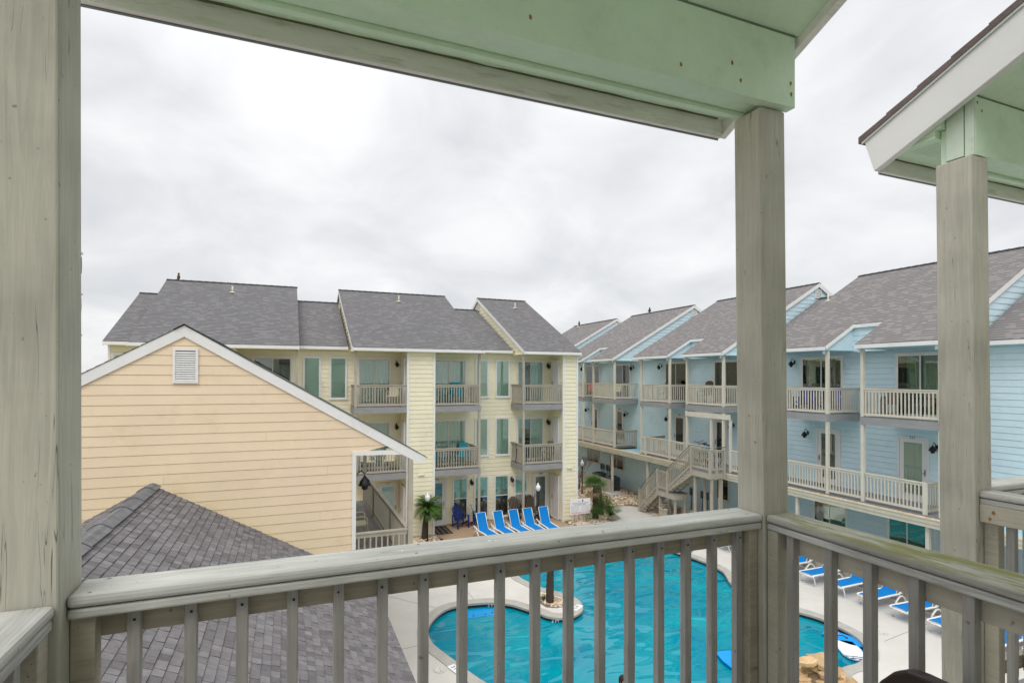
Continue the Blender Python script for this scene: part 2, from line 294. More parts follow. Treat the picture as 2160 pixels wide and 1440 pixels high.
# ---------------------------------------------------------------- mesh helpers
class MB:
    def __init__(s, T=None): s.v = []; s.f = []; s.uv = {}; s.T = T; s.sm = set(); s.mi = {}
    def P(s, *p):
        p = s.T(*p) if s.T else p
        s.v.append(Vector(p)); return len(s.v)-1
    def face(s, pts, uv=None, smooth=False, mi=0):
        i = [s.P(*p) for p in pts]; s.f.append(i)
        if uv: s.uv[len(s.f)-1] = uv
        if smooth: s.sm.add(len(s.f)-1)
        if mi: s.mi[len(s.f)-1] = mi
        return s
    def box(s, x0, x1, y0, y1, z0, z1, mi=0):
        i = [s.P(x, y, z) for x in (x0, x1) for y in (y0, y1) for z in (z0, z1)]
        for f in ((0, 1, 3, 2), (4, 6, 7, 5), (0, 4, 5, 1), (2, 3, 7, 6), (0, 2, 6, 4), (1, 5, 7, 3)):
            s.f.append([i[k] for k in f])
            if mi: s.mi[len(s.f)-1] = mi
        return s
    def prism(s, pts, d):
        """polygon pts (3d) extruded by vector d"""
        d = Vector(d); n = len(pts); a = [s.P(*p) for p in pts]; b = [s.P(*(Vector(p)+d)) for p in pts]
        s.f.append(a[::-1]); s.f.append(b)
        for k in range(n): s.f.append([a[k], a[(k+1) % n], b[(k+1) % n], b[k]])
        return s
    def beam(s, p, q, w_, h, up=(0, 0, 1)):
        p, q, up = Vector(p), Vector(q), Vector(up); d = (q-p).normalized(); a = d.cross(up).normalized(); b = a.cross(d).normalized()
        c = [p+a*i*w_/2+b*j*h/2 for i, j in ((-1, -1), (1, -1), (1, 1), (-1, 1))]
        return s.prism([tuple(x) for x in c], q-p)
    def tube(s, pts, r, n=8, cap=True):
        pts = [Vector(p) for p in pts]; rs = r if isinstance(r, (list, tuple)) else [r]*len(pts); rings = []
        prev = None
        for k, p in enumerate(pts):
            d = (pts[min(k+1, len(pts)-1)]-pts[max(k-1, 0)]).normalized()
            a = d.cross(Vector((0, 0, 1)) if abs(d.z) < .95 else Vector((1, 0, 0))).normalized()
            if prev is not None and a.dot(prev) < 0: a = -a
            prev = a; b = d.cross(a)
            rings.append([s.P(*(p+(a*math.cos(t)+b*math.sin(t))*rs[k])) for t in [2*math.pi*i/n for i in range(n)]])
        for k in range(len(rings)-1):
            for i in range(n):
                s.f.append([rings[k][i], rings[k][(i+1) % n], rings[k+1][(i+1) % n], rings[k+1][i]]); s.sm.add(len(s.f)-1)
        if cap: s.f.append(rings[0][::-1]); s.f.append(rings[-1])
        return s
    def lathe(s, prof, c=(0, 0, 0), n=16):
        rings = [[s.P(c[0]+r*math.cos(2*math.pi*i/n), c[1]+r*math.sin(2*math.pi*i/n), c[2]+z) for i in range(n)] for r, z in prof]
        for k in range(len(rings)-1):
            for i in range(n):
                s.f.append([rings[k][i], rings[k][(i+1) % n], rings[k+1][(i+1) % n], rings[k+1][i]]); s.sm.add(len(s.f)-1)
        s.f.append(rings[0][::-1]); s.f.append(rings[-1])
        return s

def wloc(o):
    v = Vector((0, 0, 0))
    while o: v += o.location; o = o.parent
    return v
def build(name, mb, mt, parent=None, bevel=0, label=None, world=True, smooth=False, fix=True, seg=2):
    """links ONE mesh object; world coordinates are turned into the parent's own"""
    off = wloc(parent) if (parent and world) else Vector((0, 0, 0))
    me = bpy.data.meshes.new(name); me.from_pydata([v-off for v in mb.v], [], mb.f)
    ms = mt if isinstance(mt, (list, tuple)) else [mt]
    for m_ in ms: me.materials.append(m_)
    if mb.uv:
        ul = me.uv_layers.new(name='uv')
        for fi, uvs in mb.uv.items():
            for li, c in zip(me.polygons[fi].loop_indices, uvs): ul.data[li].uv = c
    for fi in mb.sm: me.polygons[fi].use_smooth = True
    for fi, k in mb.mi.items(): me.polygons[fi].material_index = k
    if fix:
        b = bmesh.new(); b.from_mesh(me); bmesh.ops.recalc_face_normals(b, faces=b.faces); b.to_mesh(me); b.free()
    if smooth:
        for p in me.polygons: p.use_smooth = True
    o = bpy.data.objects.new(name, me); COL.objects.link(o)
    if parent: o.parent = parent
    if bevel:
        bv = o.modifiers.new('bevel', 'BEVEL'); bv.width = bevel; bv.segments = seg; bv.limit_method = 'ANGLE'; bv.angle_limit = R(40)
    if label: o['label'] = label
    return o
def tag(o, label=None, cat=None, group=None, kind=None):
    if label: o['label'] = label
    if cat: o['category'] = cat
    if group: o['group'] = group
    if kind: o['kind'] = kind
    return o
def thing(name, loc, label, cat, group=None, rz=0):
    o = bpy.data.objects.new(name, None); COL.objects.link(o); o.location = loc; o.rotation_euler = (0, 0, rz); o.empty_display_size = .2
    return tag(o, label, cat, group)
def struct(name, mb, mt, **k): return tag(build(name, mb, mt, **k), kind='structure')
def copy_tree(o, parent=None):
    c = o.copy(); COL.objects.link(c)
    if parent: c.parent = parent
    for ch in list(o.children): copy_tree(ch, c)
    return c
def text_mesh(s, size, mt, parent, loc, rot, name='lettering', ext=.002, align='CENTER', world=True, sx=1):
    cu = bpy.data.curves.new('t', 'FONT'); cu.body = s; cu.size = size; cu.extrude = ext; cu.align_x = align; cu.align_y = 'CENTER'
    to = bpy.data.objects.new('t', cu); COL.objects.link(to); bpy.context.view_layer.update()
    me = bpy.data.meshes.new_from_object(to.evaluated_get(bpy.context.evaluated_depsgraph_get())); bpy.data.objects.remove(to)
    me.materials.clear(); me.materials.append(mt)
    mtx = Matrix.Translation(Vector(loc)-(wloc(parent) if world else Vector((0, 0, 0)))) @ rot.to_4x4() @ Matrix.Diagonal((sx, 1, 1, 1))
    me.transform(mtx)
    o = bpy.data.objects.new(name, me); COL.objects.link(o); o.parent = parent; return o
def rot_face(n):
    """text upright, facing horizontal normal n"""
    n = Vector(n); z = Vector((0, 0, 1)); x = z.cross(n); return Matrix((x, z, n)).transposed()

# lap siding on a vertical plane: u range may depend on z
def siding(mb, pos, z0, z1, ul, ur, e=.19, lip=.030, gap=.008):
    """pos(u, out, z) -> point; boards overlap like real clapboard"""
    z = z0
    while z < z1-1e-4:
        zt = min(z+e, z1)
        a0, a1, b0, b1 = ul(z), ul(zt), ur(z), ur(zt)
        if b0-a0 > .01:
            if b1-a1 < .01: a1 = b1 = (a1+b1)/2
            g = min(gap, (zt-z)*.4); t_ = lip*.62
            mb.face([pos(a0, 0, z), pos(b0, 0, z), pos(b0, 0, z+g), pos(a0, 0, z+g)])
            mb.face([pos(a0, 0, z+g), pos(b0, 0, z+g), pos(b0, lip, z+g), pos(a0, lip, z+g)])
            mb.face([pos(a0, lip, z+g), pos(b0, lip, z+g), pos(b1, t_, zt), pos(a1, t_, zt)])
            mb.face([pos(a1, 0, zt), pos(b1, 0, zt), pos(b1, t_, zt), pos(a1, t_, zt)])
        z = zt
C = lambda v: (lambda z: v)

def shingled(mb, a, b, c, d, u0=0):
    """roof quad a,b along the eave, c,d along the ridge (d above a)"""
    a, b, c, d = map(Vector, (a, b, c, d)); wdt = (b-a).length; h = (d-a).length
    mb.face([tuple(a), tuple(b), tuple(c), tuple(d)], uv=[(u0, 0), (u0+wdt, 0), (u0+wdt, h), (u0, h)])

# ---------------------------------------------------------------- pool outline
def cr(pts, n=6):
    o = []; m = len(pts)
    for i in range(m):
        p0, p1, p2, p3 = [Vector(pts[(i+k) % m]) for k in (-1, 0, 1, 2)]
        for j in range(n):
            t = j/n; o.append(.5*((2*p1)+(-p0+p2)*t+(2*p0-5*p1+4*p2-p3)*t*t+(-p0+3*p1-3*p2+p3)*t**3))
    return o
wl = [(4.07, 11.76), (3.76, 12.79), (3.52, 13.62), (3.48, 14.04), (3.54, 14.47), (3.69, 14.89), (4.0, 15.34), (4.31, 15.63), (4.62, 15.76), (5.0, 15.78), (5.33, 15.74), (5.73, 15.64), (6.05, 15.44), (6.29, 15.2), (6.51, 14.82), (6.75, 14.43), (6.87, 14.15), (7.14, 13.93), (7.49, 13.86), (7.79, 13.97), (8.03, 14.16), (8.2, 14.49), (8.27, 14.89), (8.17, 15.32), (7.85, 15.85), (7.59, 16.27), (7.44, 16.82), (7.36, 17.3), (7.6, 18.0), (8.6, 18.7), (10.5, 19.2), (12.5, 18.95), (13.6, 18.4), (13.99, 17.86), (14.07, 17.35), (14.18, 16.88), (14.26, 16.22), (14.24, 15.57), (14.13, 15.1), (13.88, 14.66), (13.6, 14.2), (13.4, 13.4), (13.42, 12.5), (13.77, 11.69), (13.93, 11.31), (13.97, 11.0), (13.95, 10.58), (13.9, 10.23), (13.77, 9.9), (13.52, 9.59), (13.17, 9.33), (12.85, 9.17), (12.51, 9.1), (12.11, 9.10), (11.7, 8.95), (11.4, 8.4), (10.8, 7.6), (9, 7.2), (7, 7.8), (5.3, 9.6), (4.55, 10.7)]
loop = cr([(a, b, 0) for a, b in wl], 3)
def offset(lp, d):
    n = len(lp); o = []
    for i in range(n):
        t = (lp[(i+1) % n]-lp[i-1]).normalized(); o.append(lp[i]+Vector((-t.y, t.x, 0))*d)
    return o
outer = offset(loop, .30)      # loop runs clockwise seen from above: +normal points outward
area = sum(loop[i].x*loop[(i+1) % len(loop)].y-loop[(i+1) % len(loop)].x*loop[i].y for i in range(len(loop)))
if area > 0: outer = offset(loop, -.30)

def sheet_with_hole(name, outline, hole, z, mt):
    bm = bmesh.new(); ed = []
    for lp in (outline, hole):
        vs = [bm.verts.new((p[0], p[1], z)) for p in lp]
        ed += [bm.edges.new((vs[i], vs[(i+1) % len(vs)])) for i in range(len(vs))]
    bmesh.ops.triangle_fill(bm, use_beauty=True, use_dissolve=False, edges=ed, normal=(0, 0, 1))
    me = bpy.data.meshes.new(name); bm.to_mesh(me); bm.free(); me.materials.append(mt)
    o = bpy.data.objects.new(name, me); COL.objects.link(o); return tag(o, kind='structure')
hole = offset(loop, .12 if area < 0 else -.12)
sheet_with_hole('ground', [(-600, -600), (600, -600), (600, 600), (-600, 600)], hole, -.004, SAND)
sheet_with_hole('pool_deck', [(-6, -3), (17.28, -3), (17.28, 22.6), (-6, 22.6)], hole, .004, CONC)
m_ = MB(); n = len(loop)
mid = offset(loop, .02 if area < 0 else -.02)
for i in range(n):
    j = (i+1) % n
    ring = lambda lp, k, z: (lp[k].x, lp[k].y, z)
    prof = [(outer, .005), (outer, .022), (mid, .022), (loop, .01), (loop, -.05), (mid, -.06)]
    for (a, za_), (b, zb_) in zip(prof, prof[1:]): m_.face([ring(a, i, za_), ring(a, j, za_), ring(b, j, zb_), ring(b, i, zb_)])
struct('pool_coping', m_, COPE)
m_ = MB(); wall = offset(loop, .03 if area < 0 else -.03)
for i in range(n):
    j = (i+1) % n
    m_.face([(wall[i].x, wall[i].y, -.05), (wall[j].x, wall[j].y, -.05), (wall[j].x, wall[j].y, -.30), (wall[i].x, wall[i].y, -.30)])
struct('pool_wall', m_, TILE)
bm = bmesh.new(); vs = [bm.verts.new((p.x, p.y, -.13)) for p in offset(loop, .028 if area < 0 else -.028)]
f_ = bm.faces.new(vs); bmesh.ops.triangulate(bm, faces=[f_]); me = bpy.data.meshes.new('pool_water'); bm.to_mesh(me); bm.free(); me.materials.append(WATER)
o = bpy.data.objects.new('pool_water', me); COL.objects.link(o); tag(o, kind='structure')
# expansion joints in the deck, drain lids, depth tiles
m_ = MB()
for a, b in (((3.43, 16.68), (4.15, 15.8)), ((5.32, 16.79), (5.33, 16.05)), ((5.32, 16.79), (5.32, 22.2)), ((1.0, 13.6), (3.1, 13.83)), ((3.43, 16.68), (1.0, 19.6)), ((14.3, 9.6), (17, 9.9)), ((14.6, 17.9), (17.0, 19.6)), ((14.6, 14.6), (16.9, 14.6))):
    m_.beam((a[0], a[1], .0045), (b[0], b[1], .0045), .018, .003)
struct('deck_joints', m_, mat('joint_dark', (.26, .245, .22), .9))
for x, y, lab in ((3.33, 12.49, 'round skimmer lid in the pale deck beside the 3 FT tile'), (14.72, 9.95, 'round drain lid in the deck by the right end of the pool')):
    t_ = thing('skimmer_lid', (x, y, .006), lab, 'lid'); m_ = MB(); m_.lathe([(.15, 0), (.15, .008), (.13, .012), (.125, .008), (.0, .008)], (x, y, .006), 24); build('lid', m_, CONC, t_)
    m_ = MB(); m_.lathe([(.012, 0), (.012, .004)], (x+.01, y+.06, .013), 8); m_.lathe([(.012, 0), (.012, .004)], (x, y-.06, .013), 8); build('screw', m_, INK, t_)
def tile(c, d, txt, lab, wd=.42, hh=.2):
    c = Vector(c); d = Vector(d).normalized(); nrm = Vector((-d.y, d.x, 0)); t_ = thing('depth_tile', c, lab, 'tile', 'depth tiles on the pool coping')
    m_ = MB(); m_.beam(c-d*wd/2, c+d*wd/2, hh, .008); build('plate', m_, SIGNW, t_)
    text_mesh(txt, .15, INK, t_, c+Vector((0, 0, .006)), Matrix((d, nrm, Vector((0, 0, 1)))).transposed())
tile((3.66, 12.36, .026), (.28, -.9, 0), '3 FT', 'white 3 FT depth tile on the coping left of the pool')
tile((7.93, 14.33, .026), (.85, .55, 0), '5 FT', 'white 5 FT depth tile at the tip of the palm peninsula')
for (x, y, dx, dy, s_, lab) in ((7.05, 13.985, .95, -.18, '5 FT', 'white 5 FT lettering on the dark waterline tiles of the peninsula'), (5.75, 15.66, .93, -.3, '3 FT', 'white 3 FT lettering on the waterline tiles behind the left lobe'), (13.99, 10.95, .1, -1, '3 FT', 'white 3 FT lettering on the waterline tiles of the right bay')):
    t_ = thing('waterline_lettering', (x, y, -.09), lab, 'lettering')
    d = Vector((dx, dy, 0)).normalized(); nn_ = Vector((d.y, -d.x, 0)); text_mesh(s_, .09, SIGNW, t_, Vector((x, y, -.085))+nn_*.03, rot_face(nn_), sx=1.4)

# patio, path, beds
def poly(name, pts, z, mt, smooth_n=0):
    if smooth_n: pts = [(p.x, p.y) for p in cr([(a, b, 0) for a, b in pts], smooth_n)]
    bm = bmesh.new(); f = bm.faces.new([bm.verts.new((a, b, z)) for a, b in pts]); bmesh.ops.triangulate(bm, faces=[f])
    me = bpy.data.meshes.new(name); bm.to_mesh(me); bm.free(); me.materials.append(mt)
    o = bpy.data.objects.new(name, me); COL.objects.link(o); return tag(o, kind='structure')
poly('patio', [(5.9, 20.4), (10.9, 20.3), (12.3, 21.3), (12.05, 22.6), (12.06, 24.62), (-6, 24.62), (-6, 23.2), (5.0, 23.1), (5.9, 22.9), (6.1, 22.4)], .014, AGG)
poly('gravel_bed', [(12.0, 22.9), (12.35, 22.0), (13.6, 21.6), (14.3, 22.0), (14.7, 23.3), (15.3, 24.6), (16.6, 24.9), (17.2, 24.0), (17.9, 23.0), (19.0, 20.0), (19.2, 30), (19.0, 40), (12.7, 40), (12.7, 24)], .010, SOIL)
poly('gravel_bed', [(4.0, 22.0), (5.3, 21.9), (5.95, 22.3), (5.95, 23.2), (4.0, 23.2)], .018, SOIL)
poly('path', [(14.1, 20.6), (14.45, 21.8), (14.9, 22.7), (15.35, 24.1), (15.9, 24.75), (16.6, 24.75), (17.1, 24.1), (17.0, 22.6), (17.3, 20.5)], .016, PATH, 4)
poly('path', [(13.2, 28.0), (14.2, 28.3), (14.6, 29.4), (14.2, 31), (13.0, 32.0), (12.8, 30)], .017, PATH, 4)

def inside(p, pl):
    c = False; n = len(pl)
    for i in range(n):
        a, b = pl[i], pl[i-1]
        if (a[1] > p[1]) != (b[1] > p[1]) and p[0] < (b[0]-a[0])*(p[1]-a[1])/(b[1]-a[1])+a[0]: c = not c
    return c
ICO = None
def stones(name, regions, count, r0, r1, z, excl, mt, seed):
    rnd = random.Random(seed); m_ = MB(); base = bmesh.new(); bmesh.ops.create_icosphere(base, subdivisions=1, radius=1)
    bv = [v.co.copy() for v in base.verts]; bf = [[v.index for v in f.verts] for f in base.faces]; base.free()
    for reg in regions:
        xs = [p[0] for p in reg]; ys = [p[1] for p in reg]; k = 0; tries = 0
        while k < count and tries < count*6:
            tries += 1; p = (rnd.uniform(min(xs), max(xs)), rnd.uniform(min(ys), max(ys)))
            if not inside(p, reg) or any(inside(p, e_) for e_ in excl): continue
            k += 1; r = rnd.uniform(r0, r1); rot = Matrix.Rotation(rnd.uniform(0, 6.3), 3, 'Z') @ Matrix.Rotation(rnd.uniform(-.5, .5), 3, 'X')
            sc = Vector((r*rnd.uniform(.8, 1.4), r*rnd.uniform(.6, 1), r*rnd.uniform(.4, .7))); off = len(m_.v)
            for c in bv:
                q = Vector((c.x*sc.x, c.y*sc.y, c.z*sc.z))*(1+rnd.uniform(-.16, .16)); q = rot @ q; m_.v.append(Vector((p[0]+q.x, p[1]+q.y, z+sc.z*.5+q.z)))
            m_.f += [[i+off for i in f] for f in bf]
    o = build(name, m_, mt, fix=False); return tag(o, kind='stuff')
pathx = [(14.1, 20.6), (14.45, 21.8), (14.9, 22.7), (15.35, 24.1), (15.9, 24.8), (16.6, 24.8), (17.1, 24.1), (17.0, 22.6), (17.3, 20.5)]
padx = [(17.15, 27.0), (18.1, 27.0), (18.1, 27.9), (17.15, 27.9)]
stones('gravel', [[(12.1, 22.9), (12.4, 22.05), (13.5, 21.7), (14.2, 22.0), (14.75, 23.6), (13.4, 24.4), (12.9, 24.2), (12.85, 23.2)]], 1500, .03, .065, .01, [pathx], ROCK, 1)
stones('gravel', [[(12.9, 24.3), (14.7, 23.6), (15.3, 24.9), (17.0, 24.9), (18.95, 23.0), (18.95, 28.6), (17.4, 28.6), (17.4, 34), (12.9, 36)]], 6500, .035, .075, .01, [pathx, padx], ROCK, 2)
stones('gravel', [[(4.05, 22.02), (5.3, 21.92), (5.93, 22.3), (5.93, 23.05), (4.05, 23.05)]], 750, .03, .06, .018, [], ROCK, 3)
stones('gravel', [[(7.9, 22.75), (8.9, 22.6), (8.9, 23.3), (8.1, 23.2)], [(17.1, 21.0), (17.3, 23.4), (17.0, 23.6), (16.75, 22.4), (16.7, 21.2)]], 260, .03, .06, .016, [], ROCK, 4)
# ================================================================ near balconies
def near_balcony(dx, label, full=True):
    t = thing('covered_balcony', (dx+.5, 1.4, 5.36), label, 'balcony')
    X = lambda x: x+dx
    def pb(name, m_, mt, bevel=.003, lab=None): return build(name, m_, mt, t, bevel=bevel, label=lab)
    # posts, leaning a touch like the real ones
    for (x0, x1, y0, y1, lab) in ((-.522, -.412, 1.35, 1.484, None), (1.462, 1.572, 1.377, 1.493, None)):
        sh = lambda x, z: X(x)-.011*(z-6.3)
        m_ = MB(); zz_ = [5.2, 7.652]; i = [m_.P(sh(x, z), y, z) for z in zz_ for x, y in ((x0, y0), (x1, y0), (x1, y1), (x0, y1))]
        m_.f += [i[:4][::-1], i[4:]]+[[i[k], i[(k+1) % 4], i[4+(k+1) % 4], i[4+k]] for k in range(4)]
        pb('post', m_, POST, .005)
    # front railing
    pb('cap_rail', MB().box(X(-.411), X(1.4615), 1.38, 1.493, 6.276, 6.302), CAPX, .009)
    pb('sub_rail', MB().box(X(-.4105), X(1.461), 1.385, 1.489, 6.252, 6.2735), CAPX, .005)
    if full:
        for sx_, sy_ in ((-.375, 1.395), (-.36, 1.475), (.31, 1.40), (.33, 1.47), (.86, 1.40), (.88, 1.475), (1.41, 1.40), (1.40, 1.47)): pb('screw', MB().lathe([(.0038, 0), (.003, .0006)], (X(sx_), sy_, 6.3021), 10), RUST, 0)
        for sx_, sy_, r0 in ((.28, 1.43, .006), (.52, 1.43, .008), (.535, 1.427, .005), (.9, 1.46, .004)): pb('bird_dropping', MB().lathe([(r0, 0), (r0*.7, .0008)], (X(sx_), sy_, 6.3021), 9), WHT, 0)
    pb('top_board', MB().box(X(-.40), X(1.46), 1.4475, 1.478, 6.188, 6.2515), BOARDX, .002)
    pb('bottom_board', MB().box(X(-.40), X(1.46), 1.4475, 1.478, 5.45, 5.51), BOARDX, .002)
    pb('nailer', MB().box(X(-.410), X(-.366), 1.402, 1.446, 5.37, 6.2515), BOARDX, .003)
    pb('nailer', MB().box(X(1.425), X(1.4615), 1.402, 1.446, 5.37, 6.2515), BOARDX, .003)
    r_ = random.Random(int(dx*10)+5)
    for k, x in enumerate([-.303+.1066*i for i in range(17)]):
        x += r_.uniform(-.0015, .0015); a = .0125; tw = r_.uniform(-.001, .001)
        m_ = MB().box(X(x-a), X(x+a), 1.421, 1.4465, 5.44, 6.2515)
        m_.lathe([(.0025, 0), (.0025, .001)], (0, 0, 0), 6) if 0 else None
        o = pb('baluster', m_, PICK, .002)
        if full:
            m2 = MB(); m2.tube([(X(x)+tw*3, 1.4215, 6.222+r_.uniform(-.006, .006)), (X(x)+tw*3, 1.4195, 6.222)], .0028, 7); build('nail_head', m2, INK, o)
    # side railings (east, then west)
    sk = lambda x, y: X(x-.03*(1.376-y))
    sk2 = lambda x, y: X(x+.012*(1.376-y))
    ym = -.88
    pb('cap_rail', MB().prism([(sk(1.468, 1.376), 1.376, 6.276), (sk2(1.572, 1.376), 1.376, 6.276), (sk2(1.572, ym), ym, 6.276), (sk(1.468, ym), ym, 6.276)], (0, 0, .026)), CAPM if full else CAPY, .009)
    pb('sub_rail', MB().prism([(sk(1.472, 1.375), 1.375, 6.252), (sk2(1.568, 1.375), 1.375, 6.252), (sk2(1.568, ym), ym, 6.252), (sk(1.472, ym), ym, 6.252)], (0, 0, .0215)), CAPY, .005)
    pb('top_board', MB().prism([(sk(1.516, 1.374), 1.374, 6.188), (sk(1.548, 1.374), 1.374, 6.188), (sk(1.548, ym), ym, 6.188), (sk(1.516, ym), ym, 6.188)], (0, 0, .0635)), BOARDY, .002)
    pb('bottom_board', MB().prism([(sk(1.516, 1.374), 1.374, 5.45), (sk(1.548, 1.374), 1.374, 5.45), (sk(1.548, ym), ym, 5.45), (sk(1.516, ym), ym, 5.45)], (0, 0, .06)), BOARDY, .002)
    pb('nailer', MB().box(X(1.474), X(1.512), 1.334, 1.375, 5.37, 6.2515), BOARDY, .003)
    for k in range(17):
        y = [1.297, 1.161, 1.039, .916, .792][k] if k < 5 else .792-.122*(k-4); x = sk(1.501, y)
        pb('baluster', MB().box(x-.0135, x+.0135, y-.013, y+.013, 5.44, 6.2515), PICK, .002)
    pb('cap_rail', MB().box(X(-.506), X(-.4175), ym, 1.349, 6.276, 6.302), CAPY, .009)
    pb('sub_rail', MB().box(X(-.502), X(-.4215), ym, 1.3485, 6.252, 6.2735), CAPY, .005)
    pb('top_board', MB().box(X(-.502), X(-.472), ym, 1.348, 6.18, 6.2515), BOARDY, .002)
    pb('bottom_board', MB().box(X(-.502), X(-.472), ym, 1.348, 5.45, 5.51), BOARDY, .002)
    pb('nailer', MB().box(X(-.4715), X(-.428), 1.30, 1.3485, 5.37, 6.2515), BOARDY, .003)
    for k in range(17):
        y = 1.262-.122*k
        pb('baluster', MB().box(X(-.4715), X(-.445), y-.0135, y+.0135, 5.44, 6.2515), PICK, .002)
    # roof beam plies
    bx0 = -.512
    pb('beam', MB().box(X(bx0), X(1.573), 1.349, 1.386, 7.656, 7.898), MINT, .0015)
    pb('beam', MB().box(X(bx0+.002), X(1.571), 1.3895, 1.4535, 7.664, 7.87), MINT, .0015)
    pb('beam', MB().box(X(bx0+.004), X(1.57), 1.4565, 1.479, 7.65, 7.80), MINT, .0015)
    sl_ = .44; zc = lambda y: 7.90+sl_*(1.35-y)
    cy0 = -1.6
    pb('ceiling', MB().prism([(X(-.545), 1.349, 7.9), (X(-.545), 1.349, 7.915), (X(-.545), cy0, zc(cy0)+.015), (X(-.545), cy0, zc(cy0))], (2.135, 0, 0)), MINT, 0)
    m_ = MB()
    for xs_ in (.02, 1.12): m_.prism([(X(xs_), 1.348, 7.8985), (X(xs_+.003), 1.348, 7.8985), (X(xs_+.003), cy0, zc(cy0)-.0015), (X(xs_), cy0, zc(cy0)-.0015)], (0, 0, .0006))
    m_.box(X(-.5), X(1.57), 1.3475, 1.3495, 7.892, 7.8985)
    pb('panel_joint', m_, mat('joint_green', (.16, .22, .14), .9), 0)
    pb('soffit', MB().box(X(-.545), X(1.588), 1.48, 1.6995, 7.768, 7.78), MINT, 0)
    for xa in (-.545, 1.583): pb('gable_filler', MB().prism([(X(xa), 1.481, 7.7815), (X(xa), 1.6985, 7.7815), (X(xa), 1.6985, 7.86), (X(xa), 1.352, 8.02), (X(xa), 1.352, 7.899), (X(xa), 1.388, 7.899), (X(xa), 1.388, 7.872), (X(xa), 1.4565, 7.872), (X(xa), 1.4565, 7.802), (X(xa), 1.481, 7.802)], (.055 if xa < 0 else .004, 0, 0)), MINT, 0)
    # mildew in the corner of soffit and fascia
    m_ = MB(); xs_ = [-.54+.03*i for i in range(71)]
    for a, b in zip(xs_, xs_[1:]):
        wv = lambda x: .011+.008*noise.noise(Vector((x*9+dx, 3.1, 0)))
        m_.face([(X(a), 1.6993, 7.767), (X(b), 1.6993, 7.767), (X(b), 1.6993-wv(b), 7.767), (X(a), 1.6993-wv(a), 7.767)])
    build('mildew_line', m_, MILD, t, fix=False)
    pb('fascia', MB().box(X(-.545), X(1.588), 1.70, 1.7195, 7.702, 7.86), BEIGE, .003)
    pb('drip_edge', MB().box(X(-.544), X(1.587), 1.720, 1.7245, 7.697, 7.865), DRIP, .001)
    for x0, x1 in ((-.58, -.546), (1.589, 1.62)):
        q = [(X(x0), 1.718, 7.705), (X(x0), 1.765, 7.858), (X(x0), cy0, 7.858+sl_*(1.765-cy0)), (X(x0), cy0, 7.705+sl_*(1.718-cy0))]
        pb('rake_board', MB().prism(q, (x1-x0, 0, 0)), WHT if x0 < 0 else BEIGE, .003)
    # shingled roof with stepped courses and a metal drip edge
    m_ = MB(); s_len = .143; cs = math.cos(math.atan(sl_)); y = 1.785; zr_ = lambda y: 7.864+sl_*(1.765-y)
    while y > -4.2:
        y2 = y-s_len*cs
        m_.prism([(X(-.592), y, zr_(y)+.0), (X(-.592), y, zr_(y)+.030), (X(-.592), y2, zr_(y2)+.024), (X(-.592), y2, zr_(y2)+.0)], (2.224, 0, 0)); y = y2
    pb('roof', m_, mat('roof_brown_edge', (.19, .145, .135), .9, var=.4, vscale=8, bump=.3, bscale=100), 0)
    for x0, x1 in ((-.588, -.581), (1.621, 1.628)):
        m_ = MB(); m_.prism([(X(x0), 1.772, 7.850), (X(x0), 1.775, 7.862), (X(x0), cy0, 7.862+sl_*(1.775-cy0)), (X(x0), cy0, 7.850+sl_*(1.772-cy0))], (x1-x0, 0, 0))
        pb('drip_edge', m_, mat('drip_pale', (.60, .65, .62), .5), 0)
    m_ = MB(); yy = -.9
    while yy < 1.46: m_.box(X(-.52), X(1.57), yy, min(yy+.088, 1.47), 5.335, 5.36); yy += .092
    pb('deck', m_, DECK, 0)
    pb('rim_board', MB().box(X(-.52), X(1.572), 1.472, 1.50, 5.13, 5.355), GRYF, .003)
    m_ = MB(); m_.box(X(-1.0), X(2.08), -1.0, -.92, 0, 9.2)
    siding(m_, lambda u, o_, z: (X(u), -.92+o_, z), 0, 9.1, C(-1.0), C(2.08))
    build('unseen_house_wall', m_, mat('bounce_wall_pale', (.82, .82, .76), .7, var=.05), t, fix=False)  # unseen wall added to block sky light; pale so it bounces more
    # rust bleeding from nail heads
    m_ = MB(); rr = random.Random(3)
    spots = [(.262, .02, 7.7), (1.10, 0, 7.70), (1.335, 0, 7.70), (1.555, 0, 7.70), (1.552, 0, 7.735), (1.30, 0, 7.75), (.60, 0, 7.72), (.34, 0, 7.84), (-.1, 0, 7.73)]
    if not full: spots = [(-.50, 0, 7.87), (-.47, 0, 7.84), (-.1, 0, 7.72)]
    for x, _, z in spots:
        n_ = 14; ring = []
        for i in range(n_):
            a = 2*math.pi*i/n_; rd = .0060*(1+.25*rr.uniform(-1, 1)); ring.append((X(x)+rd*math.cos(a)*.8, 1.3482, z+rd*math.sin(a)*(1.3 if math.sin(a) < 0 else 1)))
        m_.face(ring)
    build('rust_spot', m_, RUST, t, fix=False)
    if not full:
        m_ = MB()
        for y, z, rd in ((1.40, 7.72, .007), (1.44, 7.76, .006), (1.37, 7.70, .004), (1.30, 6.225, .008), (1.312, 6.20, .007), (1.41, 7.68, .004)):
            ring = []
            xx = X(bx0)-.0008 if z > 7 else X(-.5026)
            for i in range(12): a = 2*math.pi*i/12; ring.append((xx, y+rd*.8*math.cos(a), z+rd*.75*rr.uniform(.6, 1.4)*math.sin(a)*(1.9 if math.sin(a) < 0 else 1)))
            m_.face(ring)
        build('rust_spot', m_, RUST, t, fix=False)
        pb('beam_end', MB().box(X(bx0)-.006, X(bx0)-.0005, 1.351, 1.384, 7.658, 7.897), MINTW, .001)
        pb('beam_end', MB().box(X(bx0)-.005, X(bx0)-.0005, 1.389, 1.454, 7.664, 7.868), MINTW, .001)
        # perforated soffit vent strip
        m_ = MB()
